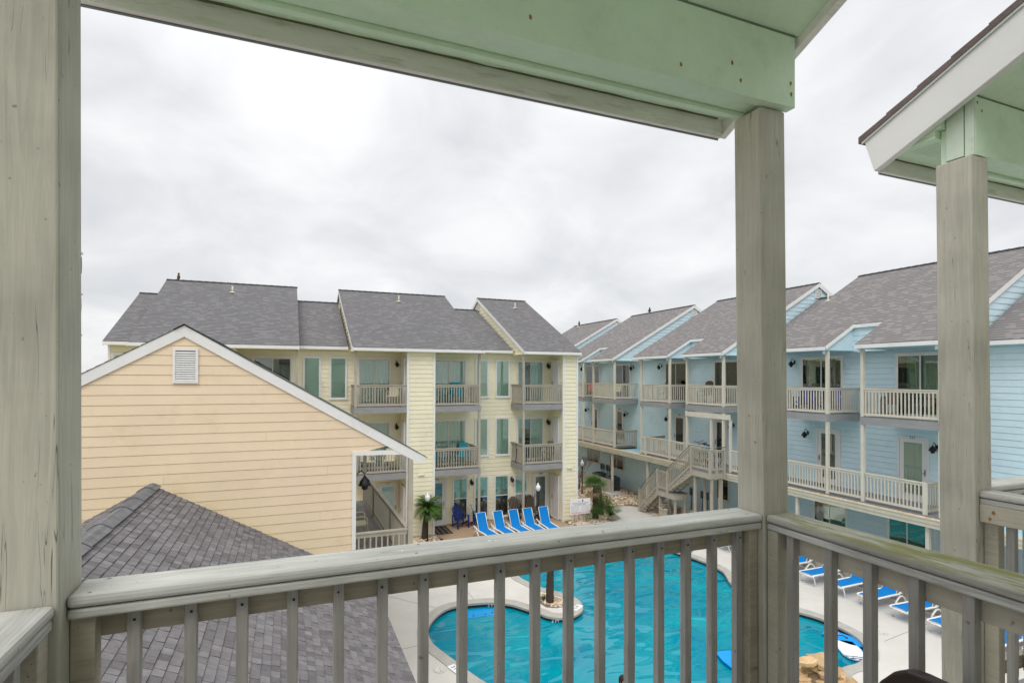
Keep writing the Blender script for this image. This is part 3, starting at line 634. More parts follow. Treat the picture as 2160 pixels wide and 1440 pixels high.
        for i in range(26):
            for j in range(9):
                x = X(-.50+i*.008+(j % 2)*.004); y = 1.51+j*.012; m_.face([(x+.0016*math.cos(a), y+.0016*math.sin(a), 7.7675) for a in (0, 1.05, 2.1, 3.14, 4.2, 5.2)])
        build('vent_holes', m_, INK, t, fix=False)
    return t
near_balcony(0, 'grey green weathered timber balcony with mint beam and mossy right handrail, nearest the camera')
near_balcony(3.08, 'next balcony on the right, with pale rake board and rusty mint beam end', full=False)

# dark brown chair on our own deck, seen over its backrest
t = thing('patio_chair', (1.22, .62, 5.36), 'dark brown chair whose rounded back shows at the bottom edge, inside the near railing', 'chair')
m_ = MB(); prof = []
def back_x(y, z): return 1.30+.045*(.9-y)/.5+.10*(z-5.75)
m_ = MB(); N_ = 14; K_ = 10
top = lambda s: 6.083-.05*max(0, abs(s-.5)*2-.62)**2*9
grid = [[None]*(N_+1) for _ in range(K_+1)]
for side in (0, 1):
    g_ = [[m_.P(back_x(.908-.47*i/N_, z_)+(.0 if side == 0 else .032)-.02*math.sin(math.pi*i/N_), .908-.47*i/N_, z_) for i in range(N_+1) for z_ in [5.72+(top(i/N_)-5.72)*k/K_]] for k in range(K_+1)]
    for k in range(K_):
        for i in range(N_): m_.f.append([g_[k][i], g_[k][i+1], g_[k+1][i+1], g_[k+1][i]])
    if side == 0: g0 = g_
for k in range(K_): m_.f += [[g0[k][0], g0[k+1][0], g_[k+1][0], g_[k][0]], [g0[k][N_], g0[k+1][N_], g_[k+1][N_], g_[k][N_]]]
for i in range(N_): m_.f += [[g0[K_][i], g0[K_][i+1], g_[K_][i+1], g_[K_][i]], [g0[0][i], g0[0][i+1], g_[0][i+1], g_[0][i]]]
build('backrest', m_, LEATH, t, bevel=.008, seg=3)
build('seat', MB().box(.88, 1.30, .45, .90, 5.72, 5.78), LEATH, t, bevel=.02)
for x, y in ((.90, .47), (.90, .88), (1.28, .47), (1.28, .88)): build('leg', MB().tube([(x, y, 5.361), (x, y, 5.73)], .016), BLK, t)

# ================================================================ low gabled roof below the balcony
t = thing('pavilion', (0, 6.5, 0), 'low building below the balcony, seen as a grey brown shingled gable roof', 'building')
RX, RZ, EX, EZ, Y0, Y1 = -2.08, 4.92, 1.557, 2.845, 1.9, 10.9
m_ = MB(); sl_ = math.hypot(EX-RX, RZ-EZ); nc = int(sl_/.100)
rr = random.Random(11)
for side in (1, -1):
    for k in range(nc):
        s0, s1 = k/nc, (k+1)/nc
        x0, z0 = EX+(RX-EX)*s0, EZ+(RZ-EZ)*s0; x1, z1 = EX+(RX-EX)*s1, EZ+(RZ-EZ)*s1
        if side < 0: x0, x1 = 2*RX-x0, 2*RX-x1
        y = Y0-.12+(.052*k) % .116
        nxp = (.5 if side > 0 else -.5)
        h0 = .011
        # split each course into tabs with tiny lifts so the butt edges read
        while y < Y1:
            w_ = .116+rr.uniform(-.008, .008)+rr.choice((0, 0, 0, 0, .03, -.02)); y2 = min(y+w_, Y1); lf = h0+rr.choice((0, .003, .006))
            a0 = max(y, Y0)
            if y2 > a0:
                y2b = y2-.0035
                m_.face([(x0+.003*nxp, a0, z0+lf), (x0+.003*nxp, y2b, z0+lf), (x1, y2b, z1+.003), (x1, a0, z1+.003)], uv=[(a0+k*.31, k*.143+.01), (y2+k*.31, k*.143+.01), (y2+k*.31, k*.143+.135), (a0+k*.31, k*.143+.135)], mi=rr.choice((0, 1, 2)))
                m_.face([(x0+.003*nxp, a0, z0-.002), (x0+.003*nxp, y2, z0-.002), (x0+.003*nxp, y2, z0+lf), (x0+.003*nxp, a0, z0+lf)], mi=3)
                m_.face([(x0+.003*nxp, a0, z0), (x0+.003*nxp, a0, z0+lf), (x1, a0, z1+.003), (x1, a0, z1)], mi=3)
            y = y2
SHT = mat('shingle_tabs', (.172, .164, .168), .92, var=.30, vscale=16, bump=.25, bscale=220, dirt=.3, dirtcol=(.36, .35, .35), dscale=150, island=.24)
SHT2 = mat('shingle_tabs_warm', (.160, .148, .150), .92, var=.34, vscale=16, bump=.25, bscale=220, dirt=.3, dirtcol=(.34, .32, .32), dscale=150, island=.24)
PT = [SHT, SHT2, SHT, RDARK]
build('roof', m_, PT, t, fix=False)
m_ = MB()
for side in (1, -1):
    ex = EX if side > 0 else 2*RX-EX
    m_.prism([(RX, Y0+.01, RZ-.02), (ex-.03*side, Y0+.01, EZ-.0), (ex-.03*side, Y0+.01, EZ-.10), (RX, Y0+.01, RZ-.12)], (0, Y1-Y0-.03, 0))
build('roof_deck', m_, RDARK, t)
m_ = MB(); y = Y0; k = 0
while y < Y1+.02:
    zt = RZ+.050; zb = RZ-.055
    stp = .62+.35*((k*7) % 3)/2; a = y; b = min(y+stp+.06, Y1+.03); l0 = .022; l1 = .004
    for (xa, za_, xb, zb_) in ((-.135, -.070, -.09, -.038), (-.09, -.038, -.045, -.012), (-.045, -.012, .0, .0), (.0, .0, .045, -.012), (.045, -.012, .09, -.038), (.09, -.038, .135, -.070)):
        m_.face([(RX+xa, a, RZ+.03+za_+l0), (RX+xb, a, RZ+.03+zb_+l0), (RX+xb, b, RZ+.03+zb_+l1), (RX+xa, b, RZ+.03+za_+l1)])
        m_.face([(RX+xa, a, RZ+.03+za_-.01), (RX+xb, a, RZ+.03+zb_-.01), (RX+xb, a, RZ+.03+zb_+l0), (RX+xa, a, RZ+.03+za_+l0)])
    y += stp; k += 1
build('ridge_cap', m_, RCAP, t, fix=False)
m_ = MB()
for s_ in (1, -1):
    ex = EX if s_ > 0 else 2*RX-EX
    m_.prism([(RX, Y1-.01, RZ-.02), (ex, Y1-.01, EZ-.02), (ex, Y1-.01, EZ-.14), (RX, Y1-.01, RZ-.14)], (0, .022, 0))
build('rake_board', m_, MINTW, t)
m_ = MB(); m_.box(2*RX-1.2, 1.2, 2.1, 10.75, 0, 2.95); m_.prism([(2*RX-1.2, 10.7, 2.95), (1.2, 10.7, 2.95), (RX, 10.7, 4.76)], (0, .04, 0))
build('wall', m_, MINT, t)

# ================================================================ facade kit
def Tid(u, v, z): return (u, v, z)
def Tsw(u, v, z): return (v, u, z)
def window(par, T, u0, u1, z0, z1, v, kind='shade', mid=None, tr=WHT, tw=.06):
    v -= .022; f = MB(T); p = v-.045
    f.box(u0, u0+tw, p, v, z0, z1); f.box(u1-tw, u1, p, v, z0, z1); f.box(u0+tw, u1-tw, p, v, z1-tw, z1); f.box(u0+tw, u1-tw, p, v, z0, z0+tw)
    f.box(u0-.01, u1+.01, p-.012, p-.0005, z0-.012, z0+.02)
    a, b, c, d = u0+tw, u1-tw, z0+tw, z1-tw
    for q in ((a, a+.022, c, d), (b-.022, b, c, d), (a+.022, b-.022, d-.022, d), (a+.022, b-.022, c, c+.022)): f.box(q[0], q[1], v-.037, v-.018, q[2], q[3])
    if mid: f.box(a+.022, b-.022, v-.039, v-.018, mid-.02, mid+.02)
    if kind in ('slider', 'green'):
        m = (a+b)/2; f.box(m-.02, m+.02, v-.039, v-.018, c+.022, d-.022)
    o = build('window', f, tr, par)
    bl = {'shade': SHADE, 'blind': BLIND, 'dark': DGL, 'green': GREENB, 'slider': DGL}[kind]
    if mid:
        build('blind', MB(T).box(a+.02, b-.02, v-.027, v-.0205, mid, d-.02), BLIND if kind == 'blind' else SHADE, o)
        build('insect_screen', MB(T).box(a+.02, b-.02, v-.027, v-.0205, c+.02, mid), BLINDD, o)
    else:
        build('blind', MB(T).box(a+.02, b-.02, v-.027, v-.0205, c+.02, d-.02), bl, o)  # slider windows get a dark sheet painted as the unlit room
    build('pane', MB(T).box(a+.02, b-.02, v-.033, v-.031, c+.02, d-.02), GLSD if kind in ('slider',) else GLS, o)
    return o
def curtain(T, u0, u1, z0, z1, v, amp=.009, per=.11, ph=0):
    m_ = MB(T); n_ = max(6, int((u1-u0)/per*6)); 
    for i in range(n_):
        a, b = u0+(u1-u0)*i/n_, u0+(u1-u0)*(i+1)/n_; g = lambda u: v+amp*math.sin(2*math.pi*u/per+ph)
        m_.face([(a, g(a), z0), (b, g(b), z0), (b, g(b), z1), (a, g(a), z1)], smooth=True)
    return m_
def sliding(par, T, u0, u1, z0, z1, v, fr=CRM, tr=WHT, cl=(1, 1), tw=.07, curt=CURT):
    v -= .022; f = MB(T); p = v-.05
    f.box(u0, u0+tw, p, v, z0, z1); f.box(u1-tw, u1, p, v, z0, z1); f.box(u0+tw, u1-tw, p, v, z1-tw, z1)
    o = build('sliding_door', f, tr, par)
    a, b, d = u0+tw, u1-tw, z1-tw; m = (a+b)/2
    g = MB(T)
    for s0, s1, vv in ((a, m+.02, v-.044), (m-.02, b, v-.056)):
        for q in ((s0, s0+.04, z0+.03, d), (s1-.04, s1, z0+.03, d), (s0+.04, s1-.04, d-.045, d), (s0+.04, s1-.04, z0+.03, z0+.1)): g.box(q[0], q[1], vv, vv+.011, q[2], q[3])
    g.box(a, b, v-.06, v-.0, z0, z0+.028)
    build('door_frame', g, fr, o)
    build('unlit_room_sheet', MB(T).box(a, b, v-.019, v-.0185, z0+.03, d), DGL, o)  # flat dark sheet, the unlit room's shade put into its colour
    for k, (s0, s1) in enumerate(((a+.03, m-.01), (m+.01, b-.03))):
        if cl[k]: build('curtain', curtain(T, s0, s0+(s1-s0)*cl[k], z0+.05, d-.03, v-.0285, ph=k), curt, o, fix=False)
        build('pane', MB(T).box(s0, s1, v-.0405 if k == 0 else v-.0525, v-.0395 if k == 0 else v-.0515, z0+.1, d-.045), GLS, o)
    return o
def door(par, T, u0, u1, z0, z1, v, glass=True, hs=1, number=None, blind=BLINDD, gfrac=1.0, nrm=(0, -1, 0)):
    v -= .022; f = MB(T); tw = .065; p = v-.05
    f.box(u0, u0+tw, p, v, z0, z1); f.box(u1-tw, u1, p, v, z0, z1); f.box(u0+tw, u1-tw, p, v, z1-tw, z1); f.box(u0+tw, u1-tw, p-.02, v, z0, z0+.03)
    a, b, c, d = u0+tw+.006, u1-tw-.006, z0+.034, z1-tw-.006; st = (b-a)*.16
    if glass:
        gz0 = c+.2 if gfrac == 1 else d-.12-(d-c)*gfrac
        f.box(a, a+st, v-.035, v-.012, c, d); f.box(b-st, b, v-.035, v-.012, c, d); f.box(a+st, b-st, v-.035, v-.012, d-.12, d); f.box(a+st, b-st, v-.035, v-.012, c, gz0)
    else: f.box(a, b, v-.035, v-.012, c, d)
    o = build('door', f, DOORW, par)
    if glass:
        build('blind', MB(T).box(a+st, b-st, v-.024, v-.019, gz0, d-.12), blind, o)
        build('pane', MB(T).box(a+st, b-st, v-.031, v-.029, gz0, d-.12), GLS, o)
    hu = (b-.05) if hs > 0 else (a+.05); hz = c+.92; h = MB(T)
    h.box(hu-.02, hu+.02, v-.045, v-.0355, hz-.08, hz+.12); h.box(hu-.05 if hs > 0 else hu, hu if hs > 0 else hu+.05, v-.07, v-.055, hz, hz+.02); h.box(hu-.008, hu+.008, v-.07, v-.04, hz, hz+.02)
    build('handle', h, SILV, o)
    if number:
        text_mesh(number, .13, INK, o, T((u0+u1)/2, v-.052, z1-.03), rot_face(nrm), 'door_number')
    return o
def lantern(par, T, u, v, z, s=1.0):
    """black barn-style wall lantern; outward is -v"""
    L_ = []; m_ = MB(T)
    m_.box(u-.035*s, u+.035*s, v-.03, v-.005, z-.06*s, z+.06*s)
    pts = [(u, v-.03, z), (u, v-.07*s, z+.10*s), (u, v-.13*s, z+.14*s), (u, v-.19*s, z+.09*s), (u, v-.19*s, z+.03*s)]
    m_.tube(pts, .010*s, 6)
    cxy = (u, v-.19*s, z)
    m_.lathe([(.02*s, .05*s), (.03*s, .03*s), (.075*s, -.02*s), (.085*s, -.06*s), (.105*s, -.09*s), (.10*s, -.10*s), (.03*s, -.06*s)], cxy, 12)
    m_.lathe([(.05*s, -.09*s), (.052*s, -.15*s), (.03*s, -.17*s), (.005, -.175*s)], cxy, 10)
    return build('wall_lantern', m_, BLK, par)
def railing(par, p, q, zt, zb, mt=TAN, sp=.115, pw=.03, cap=None, name='railing', ends=(0, 0)):
    """straight guard rail from p to q (xy)"""
    p, q = Vector((p[0], p[1], 0)), Vector((q[0], q[1], 0)); d = (q-p); L_ = d.length; d /= L_; m_ = MB()
    Z = lambda v, z: (v.x, v.y, z)
    m_.beam(Z(p, zt-.02), Z(q, zt-.02), .085, .03); m_.beam(Z(p, zt-.075), Z(q, zt-.075), .035, .075); m_.beam(Z(p, zb+.045), Z(q, zb+.045), .035, .075)
    n_ = max(1, round(L_/sp)); a = d*pw/2; b = Vector((-d.y, d.x, 0))*pw/2
    for k in range(n_):
        c = p+d*(L_*(k+.5)/n_)
        m_.prism([Z(c-a-b, zb+.082), Z(c+a-b, zb+.082), Z(c+a+b, zb+.082), Z(c-a+b, zb+.082)], (0, 0, zt-.112-zb-.082))
    return build(name, m_, mt, par)
def post(par, x, y, z0, z1, s=.10, mt=TAN): return build('post', MB().box(x-s/2, x+s/2, y-s/2, y+s/2, z0, z1), mt, par)

def roof_part(par, T, segs, vr, zr, u0, u1, ze_of, mt, vb, gable=(1, 1), sidemat=None, zlow=None, wallv=None, zs=7.80, trim=WHT, rise=.26, vmid=None):
    """segs: list of (u0,u1,ve) eave pieces; plane through (ve0,ze) and (vr,zr); mirrored to the back at vb"""
    k = (zr-ze_of[1])/(vr-ze_of[0]); zz_ = lambda v: zr-k*(vr-v)
    L = lambda v: (v-ze_of[0])*math.hypot(1, k)
    m_ = MB(T)
    vm = vmid if vmid else vr
    for a, b, ve in segs: m_.face([(a, ve, zz_(ve)), (b, ve, zz_(ve)), (b, vm, zz_(vm)), (a, vm, zz_(vm))], uv=[(a, L(ve)), (b, L(ve)), (b, L(vm)), (a, L(vm))])
    if vmid: m_.face([(u0, vm, zz_(vm)), (u1, vm, zz_(vm)), (u1, vr, zr), (u0, vr, zr)], uv=[(u0, L(vm)), (u1, L(vm)), (u1, L(vr)), (u0, L(vr))])
    zb = zr-k*(vb-vr)
    m_.face([(u0, vr, zr), (u1, vr, zr), (u1, vb, zb), (u0, vb, zb)], uv=[(u0, 0), (u1, 0), (u1, L(vr)), (u0, L(vr))])
    # deck thickness below
    for a, b, ve in segs: m_.face([(a, ve, zz_(ve)-.09), (b, ve, zz_(ve)-.09), (b, vr, zr-.09), (a, vr, zr-.09)], uv=[(0, 0)]*4)
    o = build('roof', m_, mt, par, fix=False)
    c = MB(T); n_ = max(1, int((u1-u0)/.3))
    for i in range(n_):
        a, b = u0+(u1-u0)*i/n_, u0+(u1-u0)*(i+1)/n_+.03
        for s in (1, -1): c.face([(a, vr, zr+.035), (b, vr, zr+.022), (b, vr-s*.13, zr+.022-k*.13), (a, vr-s*.13, zr+.035-k*.13)])
        c.face([(a, vr-.13, zr+.035-k*.13), (a, vr, zr+.035), (a, vr, zr), (a, vr-.13, zr-k*.13)])
    build('ridge_cap', c, RDARK, o, fix=False)
    for a, b, ve in segs:
        build('fascia', MB(T).box(a, b, ve-.005, ve+.02, zz_(ve)-.135, zz_(ve)-.012), trim, par)
    for idx, (ug, on_) in enumerate(((u0, gable[0]), (u1, gable[1]))):
        if not on_: continue
        ve = min(s_[2] for s_ in segs if (s_[0] if idx == 0 else s_[1]) == ug)
        sg = 1 if idx == 0 else -1
        r_ = MB(T); h = .17
        r_.prism([(ug, ve, zz_(ve)-.004), (ug, vr, zr-.004), (ug, vr, zr-h-.02), (ug, ve, zz_(ve)-h)], Vector((sg*.03, 0, 0)))
        r_.prism([(ug, vr, zr-.004), (ug, vb, zb-.004), (ug, vb, zb-h), (ug, vr, zr-h-.02)], Vector((sg*.03, 0, 0)))
        build('rake_board', r_, trim, par)
        if sidemat:
            s_ = MB(T); ug2 = ug+sg*.10
            zl = lambda v: zlow(v)
            # siding strips following the rake
            e = .19
            base = [(ug2, wallv, zs), (ug2, wallv, zz_(wallv)-.1), (ug2, vr, zr-.1), (ug2, 2*vr-wallv, zz_(wallv)-.1), (ug2, 2*vr-wallv, zs)]
            s_.face(base)
            zz0 = zs
            while zz0 < zr-.1:
                zt = min(zz0+e, zr-.1)
                v0 = max(wallv, vr-(zr-.1-zz0)/k); v1 = max(wallv, vr-(zr-.1-zt)/k)
                o1, o2 = ug2-sg*.018, ug2-sg*.003
                s_.face([(o1, v0, zz0), (o1, 2*vr-v0, zz0), (o2, 2*vr-v1, zt), (o2, v1, zt)]); s_.face([(ug2, v0, zz0), (ug2, 2*vr-v0, zz0), (o1, 2*vr-v0, zz0), (o1, v0, zz0)])
                zz0 = zt
            build('gable_wall', s_, sidemat, par, fix=False)
            vz = zr-.72; g_ = MB(T); o1 = ug2-sg*.02
            for q in ((vr-.2, vr-.17), (vr+.17, vr+.2)): g_.box(min(o1, o1-sg*.03), max(o1, o1-sg*.03), q[0], q[1], vz, vz+.42)
            g_.box(min(o1, o1-sg*.03), max(o1, o1-sg*.03), vr-.17, vr+.17, vz+.39, vz+.42); g_.box(min(o1, o1-sg*.03), max(o1, o1-sg*.03), vr-.17, vr+.17, vz, vz+.03)
            for i in range(7): z_ = vz+.04+i*.05; g_.prism([(o1, vr-.17, z_+.035), (o1-sg*.025, vr-.17, z_), (o1-sg*.02, vr-.17, z_), (o1, vr-.17, z_+.03)], Vector((0, .34, 0)))
            build('gable_vent', g_, WHT, par)
    return zz_

# ================================================================ peach house
t = thing('gabled_house', (-2, 15, 0), 'peach lap sided house with white gable vent and a porch at its right end', 'house')
PX, PZ, PS, PY = -1.70, 7.66, .585, 11.4
m_ = MB(); rl = lambda z: PX-(PZ-.16-z)/PS; rr_ = lambda z: PX+(PZ-.16-z)/PS
siding(m_, lambda u, o_, z: (u, PY-o_, z), .1, PZ-.17, lambda z: max(-5.9, rl(z)), lambda z: rr_(z) if z > 5.27 else 1.225, e=.1755, lip=.018, gap=.005)
m_.prism([(-5.9, PY, 0), (1.22, PY, 0), (1.22, PY, 5.2), (1.22, PY, 5.75), (PX, PY, PZ-.17), (-5.9, PY, 5.1)], (0, .08, 0))
siding(m_, lambda u, o_, z: (1.23+o_, u, z), .1, 5.3, C(PY), C(18.5), e=.1755, lip=.018, gap=.005)
m_.box(1.15, 1.23, PY+.08, 18.5, 0, 5.5); m_.box(-5.9, 1.2, 18.42, 18.5, 0, 5.4)
build('wall', m_, PEA, t, fix=False)
m_ = MB(); m_.prism([(1.24, 18.5, 5.15), (2.42, 18.5, 5.15), (2.42, 18.5, 4.80), (1.75, 18.5, 5.0)], (0, .06, 0)); build('end_panel', m_, PEA, t)
m_ = MB()   # board butt joints seen in the siding
for (x, k) in ((-2.35, 9), (-1.45, 24), (-.35, 31), (.62, 22), (.1, 15), (-2.75, 18), (-.9, 12), (.75, 27), (-2.0, 27), (-.55, 20), (.45, 10)):
    z_ = .1+.1755*k; m_.prism([(x, PY-.0185, z_+.006), (x+.0035, PY-.0185, z_+.006), (x+.0035, PY-.0125, z_+.170), (x, PY-.0125, z_+.170)], (0, -.0012, 0))
build('butt_joint', m_, mat('joint_peach', (.52, .36, .22), .9), t)
m_ = MB(); rq = random.Random(6)
for _ in range(26):
    x, k = rq.uniform(-3.1, 1.0), rq.randint(6, 30); z_ = .1+.1755*k+.02; m_.lathe([(.004, 0), (.004, .006)], (x, PY-.0185, z_), 6) if z_ < 5.6 else None
build('rusty_nail', m_, RUST, t)
m_ = MB()
for s in (1, -1):
    m_.prism([(PX, 11.355, PZ), (PX+s*4.4, 11.355, PZ-4.4*PS), (PX+s*4.36, 11.355, PZ-4.4*PS-.12), (PX+s*4.2, 11.355, PZ-4.2*PS-.205), (PX, 11.355, PZ-.2)], (0, .024, 0))
build('rake_board', m_, WHT, t)
m_ = MB()
for s in (1, -1):
    nck = 34
    for k in range(nck):
        a, b = 4.44*k/nck, 4.44*(k+1)/nck
        m_.prism([(PX+s*a, 11.345, PZ-a*PS+.002), (PX+s*a, 11.345, PZ-a*PS+.010), (PX+s*b, 11.345, PZ-b*PS+.018), (PX+s*b, 11.345, PZ-b*PS+.002)], (0, 7.4, 0))
build('roof', m_, mat('dark_green_shingle', (.07, .085, .075), .9, var=.4, vscale=6), t)
m_ = MB(); m_.prism([(PX-.17, 11.32, PZ-.075), (PX, 11.32, PZ+.03), (PX+.17, 11.32, PZ-.075), (PX, 11.32, PZ+.02)], (0, 7.42, 0)); build('ridge_cap', m_, RDARK, t)
m_ = MB(); v0, v1, z0, z1 = -1.875, -1.478, 6.63, 7.25; yv = PY-.018
for q in ((v0, v0+.04, z0, z1), (v1-.04, v1, z0, z1), (v0+.04, v1-.04, z0, z0+.04), (v0+.04, v1-.04, z1-.04, z1)): m_.box(q[0], q[1], yv-.035, yv, q[2], q[3])
for i in range(13):
    z_ = z0+.045+i*.0405; m_.prism([(v0+.04, yv-.005, z_+.036), (v0+.04, yv-.03, z_+.004), (v0+.04, yv-.03, z_), (v0+.04, yv-.005, z_+.03)], (v1-v0-.08, 0, 0))
gv = build('gable_vent', m_, WHT, t)
build('vent_back', MB().box(v0+.03, v1-.03, yv-.004, yv+.002, z0+.03, z1-.03), VENTDK, gv)  # flat dark brown sheet filling the gaps between the louvres
m_ = MB(); m_.box(1.222, 1.297, 11.365, 11.42, .0, 5.19); m_.prism([(1.222, 11.362, 5.19), (2.36, 11.362, 5.16), (2.28, 11.362, 5.20), (2.18, 11.362, 5.262), (1.222, 11.362, 5.27)], (0, .05, 0))
build('corner_trim', m_, WHT, t)
m_ = MB(); x = 1.26
while x < 2.40: m_.box(x, min(x+.13, 2.42), 11.42, 18.5, 2.715, 2.75); x += .136
build('porch_deck', m_, mat('porch_boards', (.33, .315, .30), .8, var=.3, vscale=2.5, stretch=(6, 1, 1)), t)
build('deck_rim', MB().box(1.24, 2.44, 11.36, 11.41, 2.45, 2.74), TAN, t)
post(t, 2.39, 11.41, 2.45, 5.12); post(t, 2.37, 18.4, 2.3, 4.95)
for y in (13.45, 16.2): build('post', MB().box(2.31, 2.39, y-.045, y+.045, 2.5, 3.56), TAN, t)
railing(t, (2.35, 11.5), (2.35, 18.35), 3.64, 2.8, sp=.12, pw=.03); railing(t, (1.30, 11.40), (2.33, 11.40), 3.645, 2.8, sp=.118, pw=.03)
lantern(t, lambda u, v, z: (1.23+(1.23-v)+0, u, z), 11.62, 1.20, 4.66, 1.25)

# ================================================================ yellow building
yb = thing('apartment_building', (4, 28, 0), 'pale yellow three storey apartment building behind the pool loungers', 'building')
VW, VF = 24.6, 23.13
m_ = MB()
m_.box(-6.1, 12.78, VW+.02, 34.5, 0, 7.95)
siding(m_, lambda u, o_, z: (u, VW-o_, z), .05, 7.9, C(-6.1), C(12.78))
cols = [(4.70, 5.87), (12.03, 12.80), (-2.95, -1.80)]
for a, b in cols:
    m_.box(a+.02, b-.02, VF+.02, VW+.02, 0, 7.84)
    siding(m_, lambda u, o_, z: (u, VF-o_+.02, z), .05, 7.84, C(a), C(b))
    siding(m_, lambda u, o_, z: (a-o_+.02, u, z), .05, 7.84, C(VF+.02), C(VW)); siding(m_, lambda u, o_, z: (b+o_-.02, u, z), .05, 7.84, C(VF+.02), C(VW))
siding(m_, lambda u, o_, z: (12.78+o_, u, z), .05, 7.9, C(VF), C(34.5))
build('wall', m_, YEL, yb, fix=False)
for a, b in cols:
    for x, s in ((a, 1), (b, -1)): m_ = MB(); m_.box(min(x-s*.005, x+s*.065), max(x-s*.005, x+s*.065), VF-.036, VF-.0, 0, 7.83); m_.box(min(x-s*.022, x-s*.004), max(x-s*.022, x-s*.004), VF-.0355, VF+.06, 0, 7.83); build('corner_trim', m_, WHT, yb)
build('corner_trim', MB().box(-6.13, -6.05, VW-.045, VW-.005, 0, 7.9), WHT, yb)
hi = (22.85, 7.95); RV, RZH, RZL = 29.6, 11.22, 10.54; VB = 36.4
lowz = lambda v: RZL-(RZL-8.04)/(RV-24.2)*(RV-v)
for a, b in ((-5.15, .45), (2.43, 8.05), (9.93, 12.87)):
    roof_part(yb, Tid, [(a, b, 22.85)], RV, RZH, a, b, hi, SHF, VB, (1, 1), YEL, lowz, VF+.05)
for a, b in ((-6.2, -5.18), (.48, 2.40), (8.08, 9.90)):
    roof_part(yb, Tid, [(a, b, 24.15)], RV, RZL, a, b, (24.15, 8.03), SHF, VB, (a < -6, 0))
m_ = MB()
for a, b in ((-5.12, .42), (2.46, 8.02), (9.96, 12.84)): m_.box(a, b, 22.87, 24.6, 7.805, 7.825)
for a, b in ((-6.17, -5.18), (.48, 2.40), (8.08, 9.90)): m_.box(a, b, 24.17, 24.6, 7.90, 7.92)
build('soffit', m_, SOFY, yb)
# roof vents
def pipe(par, x, y, z, h=.3):
    m_ = MB(); m_.lathe([(.035, -.1), (.035, h)], (x, y, z), 10); m_.lathe([(.13, -.03), (.12, .02), (.04, .05)], (x, y, z), 10); build('vent_pipe', m_, CRM, par)
for x in (-2.33, 5.28, 11.72): pipe(yb, x, 28.3, 10.6)
# balconies: (u0,u1,open side)
def ybalc(u0, u1, side, z, extra=None):
    dk = MB(); dk.box(u0+.03, u1-.03, VF+.04, VW-.02, z-.1, z)
    fa = MB(); fa.box(u0, u1, VF-.02, VF+.02, z-.25, z-.005)
    pu = u0+.05 if side < 0 else u1-.05
    if side < 0: fa.box(u0, u0+.035, VF+.0205, VW-.02, z-.25, z-.005)
    else: fa.box(u1-.035, u1, VF+.0205, VW-.02, z-.25, z-.005)
    o = build('balcony', dk, DECK, yb); build('fascia', fa, GRYF, o)
    build('soffit', MB().box(u0+.04, u1-.04, VF+.03, VW-.03, z-.2, z-.18), SOFY, o)
    railing(o, (u0+(.1 if side < 0 else 0), VF+.05), (u1-(.1 if side > 0 else 0), VF+.05), z+.93, z+.04)
    railing(o, (pu, VF+.1), (pu, VW-.03), z+.93, z+.04)
    return o
for (u0, u1, side) in ((2.54, 4.70, -1), (5.87, 7.96, 1), (9.97, 12.03, -1), (-1.8, .42, 1)):
    for z in (2.76, 5.51): ybalc(u0, u1, side, z)
    pu = u0+.06 if side < 0 else u1-.06
    for a, b in ((0, 2.505), (2.765, 5.255), (5.515, 7.80)): post(yb, pu, VF+.045, a, b, .095)
for z in (5.51, 2.76):
    zt = z+2.08
    sliding(yb, Tid, 2.82, 4.27, z, zt, VW, curt=CURT, cl=(1, .95)); sliding(yb, Tid, 6.0, 7.75, z, zt, VW, cl=(1, 1)); sliding(yb, Tid, 10.26, 11.72, z, zt, VW, cl=(.35, 1), curt=CURT)
    window(yb, Tid, 8.16, 8.84, z+.28, z+2.1, VW, 'blind'); window(yb, Tid, 9.16, 9.92, z+.28, z+2.1, VW, 'shade')
    sliding(yb, Tid, -1.30, .24, z, zt, VW, cl=(0, .0)); window(yb, Tid, .62, 1.34, z+.28, z+2.1, VW, 'shade'); window(yb, Tid, 1.67, 2.40, z+.28, z+2.1, VW, 'shade')
    lantern(yb, Tid, 4.50, VW-.015, z+1.85); lantern(yb, Tid, 11.90, VW-.015, z+1.85); lantern(yb, Tid, -1.55, VW-.015, z+1.85)
    window(yb, Tid, -6.0, -5.2, z+.28, z+2.1, VW, 'shade')
for z in (.03, 2.76, 5.51):
    for cx_ in (4.70, 12.03):
        door(yb, lambda u, v, zz2: (v, u, zz2), 23.45, 24.25, z, z+2.08, cx_, glass=False, hs=1)
for a, b in ((7.08, 7.84), (8.12, 8.86), (9.12, 9.90), (10.14, 10.88)): window(yb, Tid, a, b, .14, 2.14, VW, 'blind' if a != 8.12 else 'shade', mid=1.17)
door(yb, Tid, 11.10, 11.98, .03, 2.10, VW, number='108', hs=-1, blind=CURD); door(yb, Tid, 5.89, 6.80, .03, 2.13, VW, number='110', hs=1, blind=CURD)
door(yb, Tid, 3.70, 4.60, .03, 2.13, VW, number='111', hs=1, gfrac=.55, blind=CURT)
for u, z in ((7.98, 1.93), (10.0, 1.93)): lantern(yb, Tid, u, VW-.015, z)
for u, z in ((5.30, 2.62), (12.35, 2.50)):
    m_ = MB(); m_.box(u-.05, u+.05, VF-.03, VF-.0, z-.03, z+.03)
    for s in (-1, 1): m_.lathe([(.015, -.05), (.045, 0), (.05, .04), (.01, .04)], (u+s*.08, VF-.07, z), 10)
    build('flood_light', m_, WHT, yb)

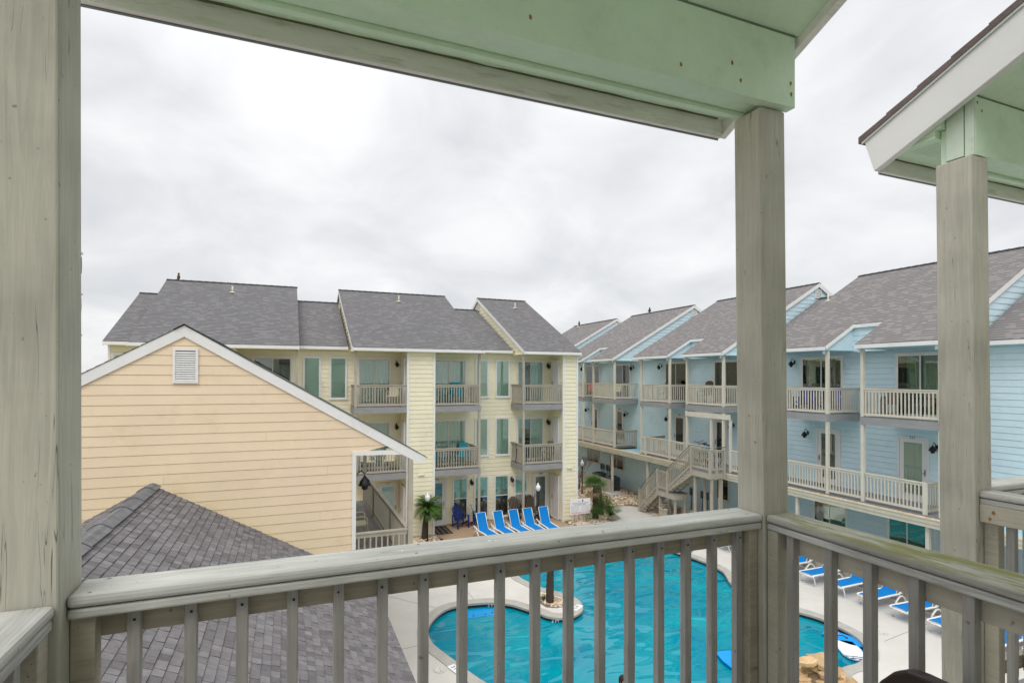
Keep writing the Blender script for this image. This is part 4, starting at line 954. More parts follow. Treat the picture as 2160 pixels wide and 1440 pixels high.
# ================================================================ blue building
bb = thing('apartment_building', (22, 20, 0), 'light blue apartment building with two rows of balconies along the right side', 'building')
BV, BF = 19.05, 17.40
m_ = MB(); m_.box(BV+.02, 27.0, 4, 48, 0, 7.75)
siding(m_, lambda u, o_, z: (BV-o_, u, z), .08, 7.8, C(4), C(48))
siding(m_, lambda u, o_, z: (u, 4-o_, z), .08, 7.8, C(BV), C(27))
build('wall', m_, BLU, bb, fix=False)
build('foundation', MB().box(BV-.035, BV-.001, 4, 48, 0, .10), CONC, bb)
BRV, BRH, BRL = 23.05, 11.22, 10.50
lowb = lambda v: BRL-(BRL-7.86)/(BRV-18.65)*(BRV-v)
hb = (17.2, 7.87)
for k in (3, 2, 1, 0):
    s = 10.0+8.55*k
    u0, u1 = s-.1, s+6.5
    zz_ = roof_part(bb, Tsw, [(u0, s+2.5, 17.2), (s+2.5, s+3.55, 18.62), (s+3.55, u1, 17.2)], BRV, BRH, u0, u1, hb, SHB, 28.9, (1, 1), BLU, lowb, BF+.05, vmid=18.62, zs=7.74)
    # little rakes at the notch
    kk = (BRH-7.87)/(BRV-17.2); zf = lambda v: 7.87+kk*(v-17.2)
    for un, sg in ((s+2.5, -1), (s+3.55, 1)):
        r_ = MB(Tsw); r_.prism([(un, 17.2, zf(17.2)-.004), (un, 18.62, zf(18.62)-.004), (un, 18.62, zf(18.62)-.15), (un, 17.2, zf(17.2)-.14)], Vector((sg*.03, 0, 0))); build('rake_board', r_, WHT, bb)
        build('gable_wall', MB(Tsw).prism([(un+sg*.09, 17.32, 7.72), (un+sg*.09, 17.32, zf(17.32)-.1), (un+sg*.09, 18.7, zf(18.7)-.1), (un+sg*.09, 18.7, 7.72)], Vector((sg*.03, 0, 0))), BLU, bb)
    w_ = MB(); siding(w_, lambda u, o_, z: (18.72-o_, u, z), 7.7, 8.62, C(s+2.4), C(s+3.65)); build('gable_wall', w_, BLU, bb, fix=False)
    m_ = MB(Tsw); m_.box(u0+.03, s+2.47, 17.22, 19.05, 7.73, 7.75); m_.box(s+3.58, u1-.03, 17.22, 19.05, 7.73, 7.75); build('soffit', m_, SOFB, bb)
    for q in (s+.1, s+2.42, s+3.7, s+6.05): build('bracket', MB().box(17.30, 17.36, q-.03, q+.03, 7.60, 7.74), BLU, bb)
    # balconies at level three
    if k < 3:
        for a in (s, s+3.6):
            o = build('balcony', MB(Tsw).box(a+.03, a+2.42, BF+.04, BV-.02, 5.41, 5.51), DECK, bb)
            f = MB(Tsw); f.box(a, a+2.45, BF-.02, BF+.02, 5.26, 5.505); f.box(a, a+.035, BF+.0205, BV-.02, 5.26, 5.505); f.box(a+2.415, a+2.45, BF+.0205, BV-.02, 5.26, 5.505)
            build('fascia', f, GRYF, o); build('soffit', MB(Tsw).box(a+.04, a+2.41, BF+.03, BV-.03, 5.31, 5.33), SOFB, o)
            railing(o, (BF+.05, a+.1), (BF+.05, a+2.35), 6.44, 5.55, CRM); railing(o, (BF+.1, a+.05), (BV-.03, a+.05), 6.44, 5.55, CRM); railing(o, (BF+.1, a+2.40), (BV-.03, a+2.40), 6.44, 5.55, CRM)
            for q in (a+.06, a+2.39):
                build('post', MB().box(BF, BF+.095, q-.048, q+.048, 5.515, 7.73), CRM, bb); build('post', MB().box(BF, BF+.095, q-.048, q+.048, 2.76, 5.255), CRM, bb)
for a, b in ((4, 9.87), (16.53, 18.42), (25.08, 26.97), (33.63, 35.52)):
    roof_part(bb, Tsw, [(a, b, 18.65)], BRV, BRL, a, b, (18.65, 7.86), SHB, 28.9, (0, 0))
    build('soffit', MB(Tsw).box(a, b, 18.66, 19.05, 7.72, 7.74), SOFB, bb)
pipe(bb, 20.0, 31.7, 9.13); pipe(bb, 20.5, 23.2, 9.20); pipe(bb, 20.5, 14.0, 9.16); pipe(bb, 21.0, 16.4, 10.0)
# level three doors and lanterns
nb = (-1, 0, 0)
for k in (2, 1, 0):
    s = 10.0+8.55*k; z = 5.51
    sliding(bb, Tsw, s+.75, s+2.36, z, 7.62, BV, fr=WHT, tr=DOORW, cl=(.9, .6) if k == 0 else (0, .8), curt=mat('green_curtain', (.16, .34, .27), .9, var=.3, vscale=7)); sliding(bb, Tsw, s+4.22, s+6.05, z, 7.62, BV, fr=WHT, tr=DOORW, cl=(0, 0) if k == 0 else (.3, .8), curt=CURD)
    lantern(bb, Tsw, s+.45, BV-.015, 7.38, 1.1); lantern(bb, Tsw, s+6.36, BV-.015, 7.40, 1.1)
    lantern(bb, Tsw, s+1.1, BV-.015, 4.60, 1.1); lantern(bb, Tsw, s+5.75, BV-.015, 4.62, 1.1)
    nm = {2: ('208', '207'), 1: ('209', '210'), 0: ('211', '212')}[k]
    door(bb, Tsw, s+1.31 if k < 1 else s+1.45, s+2.29 if k < 1 else s+2.35, 2.76, 4.86, BV, number=nm[0], hs=-1 if k < 1 else 1, blind=mat('white_blind', (.78, .80, .78), .8) if k < 1 else BLINDD, nrm=nb)
    door(bb, Tsw, s+4.36, s+5.35, 2.76, 4.86, BV, number=nm[1] if k >= 1 else None, hs=1, blind=CURD, nrm=nb)
# level-two walkway
m_ = MB(); x = BF+.02
while x < BV-.05:
    m_.box(x, x+.135, 9.9, 24.6, 2.715, 2.75); m_.box(x, x+.135, 27.2, 40, 2.715, 2.75); x += .141
build('walkway_deck', m_, DECK, bb)
m_ = MB(); m_.box(BF-.03, BF+.01, 4, 40, 2.42, 2.54); m_.box(BF-.055, BF+.01, 4, 40, 2.5405, 2.66); m_.box(BF-.075, BF+.01, 4, 40, 2.6605, 2.69)
build('walkway_fascia', m_, mat('cream_fascia', (.62, .585, .475), .6, var=.15, vscale=1.5, dirt=.25, dirtcol=(.42, .37, .28)), bb)
m_ = MB(); m_.prism([(BF-.075, 4, 2.6905), (BF-.03, 4, 2.72), (BF+.02, 4, 2.72), (BF+.02, 4, 2.6905)], (0, 36, 0)); build('flashing', m_, RUSTW, bb)
build('drip_edge', MB().box(BF-.02, BF+.02, 9.9, 24.6, 2.7205, 2.755), DRIP, bb); build('drip_edge', MB().box(BF-.02, BF+.02, 27.2, 40, 2.7205, 2.755), DRIP, bb)
build('walkway_soffit', MB().box(BF+.02, BV-.03, 4, 40, 2.60, 2.62), SOFB, bb)
for a, b in ((10.5, 12.3), (12.4, 13.62), (13.72, 15.97), (16.07, 18.3), (19.75, 20.92), (21.02, 22.18), (22.28, 24.1), (27.25, 29.4), (29.5, 30.75), (30.85, 33.1), (33.2, 36)):
    railing(bb, (BF+.05, a), (BF+.05, b), 3.70, 2.83, CRM)
railing(bb, (BF+.1, 27.2), (BV-.03, 27.2), 3.70, 2.83, TAN); railing(bb, (BF+.1, 10.45), (BV-.03, 10.45), 3.70, 2.83, TAN); railing(bb, (BF+.1, 24.15), (BV-.4, 24.15), 3.70, 2.83, TAN)
for u in (10.5, 24.15): build('post', MB().box(BF, BF+.09, u-.045, u+.045, 2.69, 3.68), CRM, bb)
m_ = MB(); m_.box(BF+.02, BF+.06, 24.2, 24.62, 3.58, 3.66); m_.box(BF+.02, BF+.06, 24.2, 24.62, 2.85, 2.93); build('guard_rail', m_, CRM, bb)
m_ = MB(); m_.box(BF-.03, BF+.005, 18.15, 21.0, 4.98, 5.20); build('header', m_, CRM, bb)
build('post', MB().box(BF-.0, BF+.09, 19.3, 19.39, 2.76, 4.98), CRM, bb); build('post', MB().box(BF-.0, BF+.09, 18.16, 18.25, 2.76, 4.98), CRM, bb)
for u in (27.5, 24.12, 18.9, 17.6, 14.96, 10.47, 32.5): build('post', MB().box(BF+.08, BF+.18, u-.05, u+.05, 0, 2.59), CRM, bb)
# ground floor
for a, b, kd in ((31.4, 32.95, 'slider'), (28.53, 30.1, 'slider'), (19.9, 20.75, 'slider')): window(bb, Tsw, a, b, 1.08 if a > 25 else 1.0, 2.35, BV, kd, tr=CRM, tw=.07)
for a, b in ((14.08, 15.52), (11.33, 12.66)): window(bb, Tsw, a, b, .55, 2.38, BV, 'green', tr=WHT, tw=.07)
build('corner_trim', MB(Tsw).box(11.12, 11.19, BV-.04, BV-.019, .1, 2.6), WHT, bb)
for u in (31.1, 30.82, 30.42, 30.14, 22.5, 21.7, 21.35):
    m_ = MB(Tsw); m_.box(u-.07, u+.07, BV-.10, BV-.02, .85, 1.2); m_.tube([(u, BV-.05, .85), (u, BV-.05, .12)], .018, 6); build('electric_box', m_, UTIL, bb)
for u, z in ((24.4, 3.25), (19.9, 3.2), (13.3, 3.35), (12.65, 3.3)):
    build('outlet_cover', MB(Tsw).box(u-.08, u+.08, BV-.04, BV-.02, z-.06, z+.06), WHT, bb)
# ================================================================ staircase
st = thing('staircase', (16.95, 21, 0), 'tan timber staircase with two flights and landings against the blue building', 'stairs')
def ramp_rail(par, p, q, h=.92, sp=.12, mt=TAN, gap=.08):
    p, q = Vector(p), Vector(q); m_ = MB(); u = Vector((0, 0, 1)); L_ = Vector((q.x-p.x, q.y-p.y, 0)).length
    m_.beam(p+u*(h-.015), q+u*(h-.015), .085, .03); m_.beam(p+u*(h-.07), q+u*(h-.07), .035, .075); m_.beam(p+u*(gap+.03), q+u*(gap+.03), .035, .075)
    n_ = max(1, round(L_/sp)); d = Vector((q.x-p.x, q.y-p.y, 0)).normalized()*.014; b = Vector((-d.y, d.x, 0))
    for k in range(n_):
        c = p.lerp(q, (k+.5)/n_); m_.prism([tuple(c+w_+u*(gap+.05)) for w_ in (-d-b, d-b, d+b, -d+b)], (0, 0, h-.13-gap))
    return build('railing', m_, mt, par)
def pipe_rail(par, pts):
    build('handrail', MB().tube(pts, .019, 8), SILV, par)
X0, X1 = 16.6, 17.32
fl = [((23.45, 0.0), (22.0, 1.40)), ((21.3, 1.40), (19.6, 2.76))]
for (ya, za_), (yb_, zb_) in fl:
    for x in (X0+.02, (X0+X1)/2, X1-.02): build('stringer', MB().prism([(x-.02, ya, max(0, za_-.02)), (x-.02, ya, za_+.16), (x-.02, yb_, zb_+.0), (x-.02, yb_, zb_-.28)], (.04, 0, 0)), TAN, st)
    n_ = 8; m_ = MB()
    for k in range(1, n_):
        y = ya+(yb_-ya)*(k-.3)/n_; z = za_+(zb_-za_)*k/n_
        m_ = MB().box(X0-.03, X1+.0, y-.13, y+.13, z-.035, z); build('tread', m_, DECK if 0 else TAN, st)
for (y0, y1, z, x1) in ((20.75, 22.02, 1.40, 17.33), (18.42, 19.62, 2.755, 17.33)):
    build('landing', MB().box(X0-.02, x1, y0, y1, z-.035, z), DECK, st)
    m_ = MB(); m_.box(X0-.03, X0+.01, y0, y1, z-.27, z-.037); m_.box(X0+.0105, x1, y0-.001, y0+.035, z-.27, z-.037); build('landing_skirt', m_, TAN, st)
for (x, y, z0, z1) in ((X0-.03, 23.47, 0, 1.2), (X0-.03, 22.02, 1.13, 2.40), (X0-.03, 21.28, 1.13, 2.42), (X0-.03, 19.62, 2.48, 3.74), (X0-.03, 18.45, 2.48, 3.74), (X1-.06, 18.38, 2.48, 3.74), (X0+.25, 18.38, 2.48, 3.7), (X0+.08, 21.95, 0, 1.13), (X0+.08, 20.85, 0, 1.13), (X1-.12, 20.82, 0, 1.13), (X1-.1, 21.9, 0, 1.13), (X0+.08, 19.5, 0, 2.48), (X0+.1, 18.5, 0, 2.48), (X1-.1, 18.5, 0, 2.48), (X1-.1, 19.5, 0, 2.48)): build('post', MB().box(x-.045, x+.045, y-.045, y+.045, z0, z1), TAN, st)
for x in (X0-.01, X1-.03):
    ramp_rail(st, (x, 23.42, .16), (x, 22.05, 1.47), .90); ramp_rail(st, (x, 21.25, 1.53), (x, 19.66, 2.80), .92)
ramp_rail(st, (X0-.01, 21.98, 1.43), (X0-.01, 21.32, 1.43), .90); ramp_rail(st, (X0-.01, 19.58, 2.79), (X0-.01, 18.5, 2.79), .92); ramp_rail(st, (X0+.03, 18.4, 2.79), (X1-.1, 18.4, 2.79), .92)
pipe_rail(st, [(X0-.07, 23.42, 1.17), (X0-.07, 22.05, 2.45), (X0-.07, 21.32, 2.45), (X0-.07, 19.62, 3.82), (X0-.05, 18.38, 3.82), (X1, 18.32, 3.82)])

# ================================================================ fences, pads, units
def board_fence(label, p, q, h, z0=.0, mt=None, w_=.13):
    p, q = Vector((*p, z0)), Vector((*q, z0)); d = (q-p).normalized(); L_ = (q-p).length; t_ = thing('board_fence', (p+q)/2, label, 'fence'); m_ = MB(); x = 0; rr = random.Random(int(L_*100))
    nrm = Vector((-d.y, d.x, 0))
    while x < L_-.02:
        a = p+d*(x+.003); b = p+d*min(x+w_-.003, L_); m_.prism([tuple(a), tuple(b), tuple(b+Vector((0, 0, h+rr.uniform(-.006, .006)))), tuple(a+Vector((0, 0, h+rr.uniform(-.006, .006))))], nrm*.02); x += w_
    build('boards', m_, mt or CRM, t_)
    m_ = MB(); m_.beam(p+nrm*.04+Vector((0, 0, h*.8)), q+nrm*.04+Vector((0, 0, h*.8)), .035, .08); m_.beam(p+nrm*.04+Vector((0, 0, h*.2)), q+nrm*.04+Vector((0, 0, h*.2)), .035, .08); build('rail', m_, mt or CRM, t_)
    return t_
FENC = mat('fence_grey', (.44, .42, .37), .8, var=.2, vscale=3, stretch=(4, 4, .4), island=.08)
board_fence('tan board screen around the air conditioners beside the gravel bed', (17.45, 31.8), (17.45, 27.4), .85, mt=FENC)
board_fence('tan board screen standing under the staircase', (17.45, 21.4), (17.45, 17.2), .62, mt=FENC)
board_fence('grey board fence behind the blue loungers right of the pool', (17.3, 16.4), (17.3, 3.5), .98, mt=FENC)
t = thing('concrete_pad', (17.6, 27.45, 0), 'square concrete pad under the walkway post in the gravel', 'concrete pad'); build('slab', MB().box(17.15, 18.05, 27.05, 27.9, .0, .10), PATH, t, bevel=.01)
for x, y, lab in ((18.1, 28.4, 'dark air conditioning unit behind the tan screen, nearest the pad'), (18.1, 29.9, 'dark air conditioning unit behind the tan screen, farther from the pad')):
    t = thing('air_conditioner', (x, y, 0), lab, 'air conditioner'); m_ = MB(); m_.box(x-.32, x+.32, y-.32, y+.32, .05, .85)
    build('cabinet', m_, UTIL, t, bevel=.02); m_ = MB()
    for i in range(9): m_.box(x-.335, x+.335, y-.335, y+.335, .12+i*.08, .145+i*.08)
    build('louvres', m_, BLK, t); build('fan_grille', MB().lathe([(.27, 0), (.27, .02), (.02, .04)], (x, y, .855), 20), BLK, t)
t = thing('trash_bin', (16.55, 21.35, 0), 'square tan bin with a dark opening by the stair landing', 'bin')
build('body', MB().box(16.35, 16.52, 21.2, 21.6, .016, .55), TAN, t, bevel=.01); build('lid', MB().box(16.33, 16.54, 21.18, 21.62, .55, .64), TAN, t, bevel=.012); build('opening', MB().box(16.38, 16.49, 21.3, 21.5, .641, .646), INK, t)

# ================================================================ street lamps
def lamp(x, y, h, lab, broken=False):
    t_ = thing('lamp_post', (x, y, 0), lab, 'lamp post', 'black lamp posts around the pool')
    build('pole', MB().lathe([(.055, 0), (.055, .08), (.032, .12), (.028, h-.36), (.045, h-.35), (.05, h-.31)], (x, y, .0), 12), BLK, t_)
    build('globe', MB().lathe([(.05, -.31), (.075, -.27), (.105, -.20), (.112, -.14), (.10, -.08), (.06, -.05), (.045, -.035), (.055, -.02), (.04, .01), (.02, .03), (.024, .05), (.004, .07)], (x, y, h), 18), GLOBE, t_)
    if broken:
        m_ = MB()
        for k in range(5):
            a = k*1.257; m_.tube([(x+.05*math.cos(a), y+.05*math.sin(a), h-.30), (x+.115*math.cos(a), y+.115*math.sin(a), h-.15), (x+.05*math.cos(a), y+.05*math.sin(a), h-.04)], .006, 5)
        build('cage', m_, BLK, t_)
lamp(5.39, 22.31, 1.98, 'black lamp post with white globe in front of the shaggy sago palm')
lamp(10.475, 22.53, 1.98, 'black lamp post with white globe rising between the blue loungers')
lamp(15.92, 28.18, 1.95, 'black lamp post with caged globe in the tan gravel far back', True)

# ================================================================ palms
def sago(x, y, h, crown, n, lab, lean=(0, 0), r=.14, seed=1, droop=1.0, dead=0, el0=-8):
    rd = random.Random(seed); t_ = thing('palm_tree', (x, y, 0), lab, 'palm tree')
    m_ = MB(); prof = []; K = 26
    for k in range(K+1):
        s = k/K; rr = r*(1-.28*s)*(1+.13*(k % 2))*(1 if s < .8 else 1+(s-.8)*2.2); prof.append(rr)
    m_.tube([(x+lean[0]*s*s, y+lean[1]*s*s, h*s) for s in [k/K for k in range(K+1)]], prof, 12)
    build('trunk', m_, TRUNK, t_)
    cx_, cy_ = x+lean[0], y+lean[1]; lv = MB()
    for k in range(n):
        az = rd.uniform(0, 6.283); el = R(rd.uniform(el0, 82)); L_ = crown*rd.uniform(.8, 1.08); d = Vector((math.cos(az), math.sin(az), 0)); side = Vector((-d.y, d.x, 0))
        p = Vector((cx_, cy_, h-.03)); pts = []; e_ = el; M_ = 11
        for i in range(M_+1): pts.append(p.copy()); p = p+(d*math.cos(e_)+Vector((0, 0, math.sin(e_))))*L_/M_; e_ -= R(rd.uniform(5, 11))*droop*(1+i*.05)
        lv.tube([tuple(q) for q in pts], [.009*(1-i/(M_+3)) for i in range(M_+1)], 4, cap=False)
        NL = 26
        for j in range(2, NL):
            s = j/NL*M_; i = min(int(s), M_-1); q = pts[i].lerp(pts[i+1], s-i); tan_ = (pts[i+1]-pts[i]).normalized(); upv = side.cross(tan_)
            ll = L_*.20*math.sin(math.pi*min(1, j/NL*.93+.12))**.6; wd = .0095
            for sg in (1, -1):
                tip = q+(side*sg*.82+tan_*.62+upv*.10-Vector((0, 0, .12*rd.random())))*ll
                lv.face([tuple(q-tan_*wd), tuple(q+tan_*wd), tuple(q.lerp(tip, .6)+tan_*wd), tuple(tip)])
    build('crown', lv, PALM, t_, fix=False); return t_
sago(5.36, 22.72, 1.30, .84, 105, 'shaggy sago palm with dark trunk in the small gravel bed by the yellow corner', lean=(.14, 0), r=.125, seed=4, droop=.82)
sago(7.34, 14.93, 1.95, .55, 60, 'palm with ringed dark trunk on the rocky tip of the pool peninsula', lean=(.10, .05), r=.115, seed=9, droop=1.1)

def fan_crown(lv, c, n, rad, rd, elr=(-10, 85), seg=17):
    for k in range(n):
        az = rd.uniform(0, 6.283); el = R(rd.uniform(*elr)); d = Vector((math.cos(az)*math.cos(el), math.sin(az)*math.cos(el), math.sin(el))); s_len = rad*rd.uniform(.35, .6); base = c+d*s_len
        lv.tube([tuple(c), tuple(c+d*s_len*.5+Vector((0, 0, .01))), tuple(base)], .006, 4, cap=False)
        side = d.cross(Vector((0, 0, 1))).normalized(); upv = side.cross(d); fl_ = rad*rd.uniform(.45, .6)
        for j in range(seg):
            a = (j/(seg-1)-.5)*R(190); v = d*math.cos(a)+side*math.sin(a); tip = base+v*fl_+upv*.02-Vector((0, 0, fl_*.35*rd.random()+.02)); w_ = side*math.cos(a)-d*math.sin(a)
            mid_ = base+v*fl_*.55; lv.face([tuple(base), tuple(mid_+w_*.011), tuple(tip), tuple(mid_-w_*.011)])
def fan_palm(x, y, h, rad, n, lab, r=.11, lean=(0, 0), seed=2, mt=None, skirt=10):
    rd = random.Random(seed); t_ = thing('palm_tree', (x, y, 0), lab, 'palm tree'); K = 16
    m_ = MB().tube([(x+lean[0]*k/K, y+lean[1]*k/K, h*k/K) for k in range(K+1)], [r*(1.1-.35*k/K)*(1+.14*(k % 2)) for k in range(K+1)], 10); build('trunk', m_, TRUNK, t_)
    lv = MB(); fan_crown(lv, Vector((x+lean[0], y+lean[1], h)), n, rad, rd); build('crown', lv, mt or PALM, t_, fix=False)
    if skirt: lv = MB(); fan_crown(lv, Vector((x+lean[0], y+lean[1], h-.05)), skirt, rad*.8, rd, (-75, -30)); build('dead_fronds', lv, PALMB, t_, fix=False)
    return t_
fan_palm(13.72, 23.0, 1.50, .78, 26, 'fan palm with green crown beside the pool rules sign', lean=(-.06, -.05), seed=5, r=.13)
t = thing('tree_stump', (14.45, 23.65, 0), 'thick grey bare trunk standing behind the fan palm', 'tree trunk'); build('trunk', MB().tube([(14.4, 23.65, 0), (14.38, 23.66, .5), (14.33, 23.66, 1.0), (14.3, 23.66, 1.45)], [.17, .15, .14, .12], 12), TRUNKG, t)
lv = MB(); fan_crown(lv, Vector((14.3, 23.66, 1.45)), 12, .45, random.Random(8), (-10, 60)); build('crown', lv, PALM, t, fix=False)
def clump(x, y, lab, n, rad, seed, z=.12, mt=None):
    t_ = thing('palm_shrub', (x, y, 0), lab, 'shrub', 'palmetto clumps by the sign'); lv = MB(); fan_crown(lv, Vector((x, y, z)), n, rad, random.Random(seed), (5, 85)); build('fronds', lv, mt or PALMD, t_, fix=False)
clump(13.45, 22.55, 'low dark palmetto clump just right of the sign posts', 11, .7, 21, z=.2)
clump(14.0, 22.6, 'tallest palmetto clump at the foot of the fan palm', 16, .95, 22, z=.4, mt=PALM)
clump(14.3, 22.9, 'palmetto clump leaning over the pale path', 10, .8, 23, z=.2)
t = thing('fallen_log', (14.2, 22.2, .05), 'pale cut palm log lying in the gravel under the palmettos', 'log'); build('log', MB().tube([(13.95, 22.35, .16), (14.3, 22.0, .08)], [.05, .045], 10), TRUNKG, t)
# red twig shrub with a few yellow leaves
t = thing('bare_shrub', (16.3, 29.2, 0), 'leafless reddish shrub with a yellow green tip beside the yellow building corner', 'shrub'); rd = random.Random(31); m_ = MB()
def twig(p, d, L_, r, lv):
    q = p+d*L_; m_.tube([tuple(p), tuple((p+q)/2+Vector((rd.uniform(-.03, .03), rd.uniform(-.03, .03), 0))), tuple(q)], [r, r*.8, r*.6], 4, cap=False)
    if lv: 
        for _ in range(3): twig(q, (d+Vector((rd.uniform(-.7, .7), rd.uniform(-.7, .7), rd.uniform(-.2, .5)))).normalized(), L_*.72, r*.6, lv-1)
for _ in range(4): twig(Vector((16.3, 29.2, 0)), Vector((rd.uniform(-.3, .3), rd.uniform(-.3, .3), 1)).normalized(), .75, .022, 4)
build('branches', m_, BUSH, t, fix=False); lv = MB()
for _ in range(260):
    c = Vector((15.95+rd.gauss(0, .16), 29.1+rd.gauss(0, .16), 2.25+rd.gauss(0, .16))); a = Vector((rd.uniform(-1, 1), rd.uniform(-1, 1), rd.uniform(-1, 1))).normalized()*.05; b = a.cross(Vector((0, 0, 1))).normalized()*.03; lv.face([tuple(c-a), tuple(c+b), tuple(c+a), tuple(c-b)])
build('leaves', lv, mat('yellow_leaf', (.30, .34, .03), .6, island=.4), t, fix=False)
# little plants in the peninsula bed
t = thing('succulent', (7.22, 15.1, 0), 'small spiky green plant left of the peninsula palm trunk', 'plant'); lv = MB(); rd = random.Random(12)
for k in range(40):
    a = rd.uniform(0, 6.28); e_ = rd.uniform(.3, 1.4); d = Vector((math.cos(a)*math.cos(e_), math.sin(a)*math.cos(e_), math.sin(e_))); s_ = Vector((-d.y, d.x, 0)).normalized()*.012; c = Vector((7.22, 15.1, .05)); lv.face([tuple(c-s_), tuple(c+s_), tuple(c+d*.2)])
build('leaves', lv, PALM, t, fix=False)
bed = [(7.12, 15.45), (7.08, 15.0), (7.12, 14.72), (7.4, 14.55), (7.66, 14.62), (7.78, 14.9), (7.74, 15.25), (7.5, 15.55), (7.25, 15.6)]
poly('gravel_bed', bed, .024, SOIL)
stones('bed_stones', [bed], 130, .035, .075, .024, [], ROCK, 15)
t = thing('ground_cover', (10.75, 20.6, 0), 'tuft of bright green grass at the foot of the middle lamp post', 'plant')
lv = MB(); rd = random.Random(41)
for k in range(240):
    a = rd.uniform(0, 6.28); e_ = rd.uniform(.5, 1.5); d = Vector((math.cos(a)*math.cos(e_), math.sin(a)*math.cos(e_), math.sin(e_))); c = Vector((10.62+rd.gauss(0, .16), 22.2+rd.gauss(0, .08), .01)); s_ = Vector((-d.y, d.x, 0)).normalized()*.012; lv.face([tuple(c-s_), tuple(c+s_), tuple(c+d*rd.uniform(.14, .26))])
build('blades', lv, PALM, t, fix=False)

# ================================================================ sign
t = thing('pool_sign', (12.66, 22.6, 0), 'white pool rules sign with a red NO LIFEGUARD ON DUTY line on two posts', 'sign')
for x in (12.40, 12.92): build('post', MB().box(x-.035, x+.035, 22.615, 22.66, 0, .75), FENC, t)
build('panel', MB().box(12.13, 13.20, 22.59, 22.612, .44, 1.14), SIGNW, t)
F_ = rot_face((0, -1, 0)); yy = 22.587
text_mesh('NO LIFEGUARD ON DUTY', .098, INKR, t, (12.665, yy, .51), F_, sx=.80)
text_mesh('Welcome to our Pool and Pool Spa Area', .055, INK, t, (12.665, yy, .95), F_, sx=.9); text_mesh('Pool Hours 8:00 am - 10:00 pm', .05, INK, t, (12.665, yy, .885), F_, sx=.9)
m_ = MB(); rd = random.Random(5)
for r_i in range(7):
    for c0, c1 in ((12.17, 12.64), (12.72, 13.15)) if r_i else ((12.16, 13.17),):
        x = c0; z = .835-.042*r_i
        while x < c1-.03:
            w_ = rd.uniform(.02, .06); m_.box(x, min(x+w_, c1), yy, yy+.002, z, z+.012); x += w_+.012
        
build('small_print', m_, INKG, t)
m_ = MB(); m_.prism([(12.76, yy, 1.0), (12.82, yy, 1.0), (12.82, yy, 1.10), (12.79, yy, 1.115), (12.755, yy, 1.07)], (0, .002, 0)); build('emblem', m_, mat('ink_blue', (.05, .10, .18), .6), t)
text_mesh('Villages', .05, INKG, t, (12.60, yy, 1.035), F_)

# ================================================================ loungers
def lounger():
    t_ = thing('sun_lounger', (0, 0, 0), 'x', 'sun lounger'); W = .215
    def bl(nm, m_, mt, **k): return build(nm, m_, mt, t_, world=False, **k)
    # local: foot at -y, backrest hinge at y=0
    m_ = MB()
    for s in (1, -1):
        x = s*(W+.035)
        m_.tube([(x, -1.02, .30), (x, -.98, .325), (x, -.3, .335), (x, .1, .33), (x, .42, .43), (x, .50, .40), (x, .53, .28)], .03, 8)
        m_.tube([(x, .08, .32), (x, .16, .39), (x, .3, .40), (x, .42, .43)], .026, 8)
    m_.tube([(-W-.035, -1.02, .30), (W+.035, -1.02, .30)], .022, 8); m_.tube([(-W-.03, -.02, .30), (W+.03, -.02, .30)], .016, 8)
    bl('frame', m_, LWHT)
    for s in (1, -1):
        x = s*(W+.045)
        bl('leg', MB().tube([(x-s*.01, -.98, .31), (x+s*.01, -.93, .16), (x+s*.01, -.90, .015), (x+s*.01, -.84, .015)], [.024, .022, .02, .02], 8), LWHT)
        bl('leg', MB().tube([(x, -.12, .015), (x, -.04, .15), (x, .10, .26), (x, .22, .26), (x, .34, .16), (x, .43, .015)], .029, 8), LWHT)
    m_ = MB(); n_ = 10
    for i in range(n_):
        y0, y1 = -1.0+1.0*i/n_, -1.0+1.0*(i+1)/n_; g = lambda y: .352-.012*math.sin(math.pi*(y+1))
        m_.face([(-W, y0, g(y0)), (W, y0, g(y0)), (W, y1, g(y1)), (-W, y1, g(y1))], smooth=True)
    bl('seat', m_, LBLUE, fix=False)
    bk = MB(); d = Vector((0, .31, .64)); n_ = 8; pts = [Vector((0, .0, .352))+d*i/n_+Vector((0, -.0, 0))+Vector((0, .03, -.015))*math.sin(math.pi*i/n_) for i in range(n_+1)]
    for a, b in zip(pts, pts[1:]): bk.face([(-W, a.y, a.z), (W, a.y, a.z), (W, b.y, b.z), (-W, b.y, b.z)], smooth=True); 
    bk.face([(-W, pts[-1].y, pts[-1].z), (W, pts[-1].y, pts[-1].z), (W, pts[-1].y+.02, pts[-1].z-.02), (-W, pts[-1].y+.02, pts[-1].z-.02)])
    o = bl('backrest', bk, LBLUE, fix=False)
    m_ = MB()
    for s in (1, -1): m_.tube([(s*(W+.004), .0, .34), (s*(W+.004), .17, .66), (s*(W+.004), .32, .985)], .014, 6)
    m_.tube([(-W, .325, .985), (W, .325, .985)], .014, 6); build('back_frame', m_, LWHT, o, world=False)
    return t_
l0 = lounger(); first = True
def put(proto, x, y, rz, lab, grp, z=.004):
    global first
    o = copy_tree(proto); o.location = (x, y, z); o.rotation_euler = (0, 0, R(rz)); o['label'] = lab; o['group'] = grp; return o
G1 = 'blue sun loungers in a row in front of the yellow building'
for x, y, rz, lab in ((7.72, 22.0, 6, 'blue sun lounger at the left end of the row by the yellow building'), (8.48, 22.02, 5, 'second blue sun lounger from the left in the yellow building row'), (9.2, 22.02, 4, 'middle blue sun lounger of the five in front of the brown chairs'), (9.88, 22.04, 3, 'fourth blue sun lounger, just left of the middle lamp post'), (10.62, 22.02, -2, 'blue sun lounger at the right end of the row, right of the lamp post')):
    put(l0, x, y, rz, lab, G1, .016)
G2 = 'blue sun loungers facing the pool from the right deck'
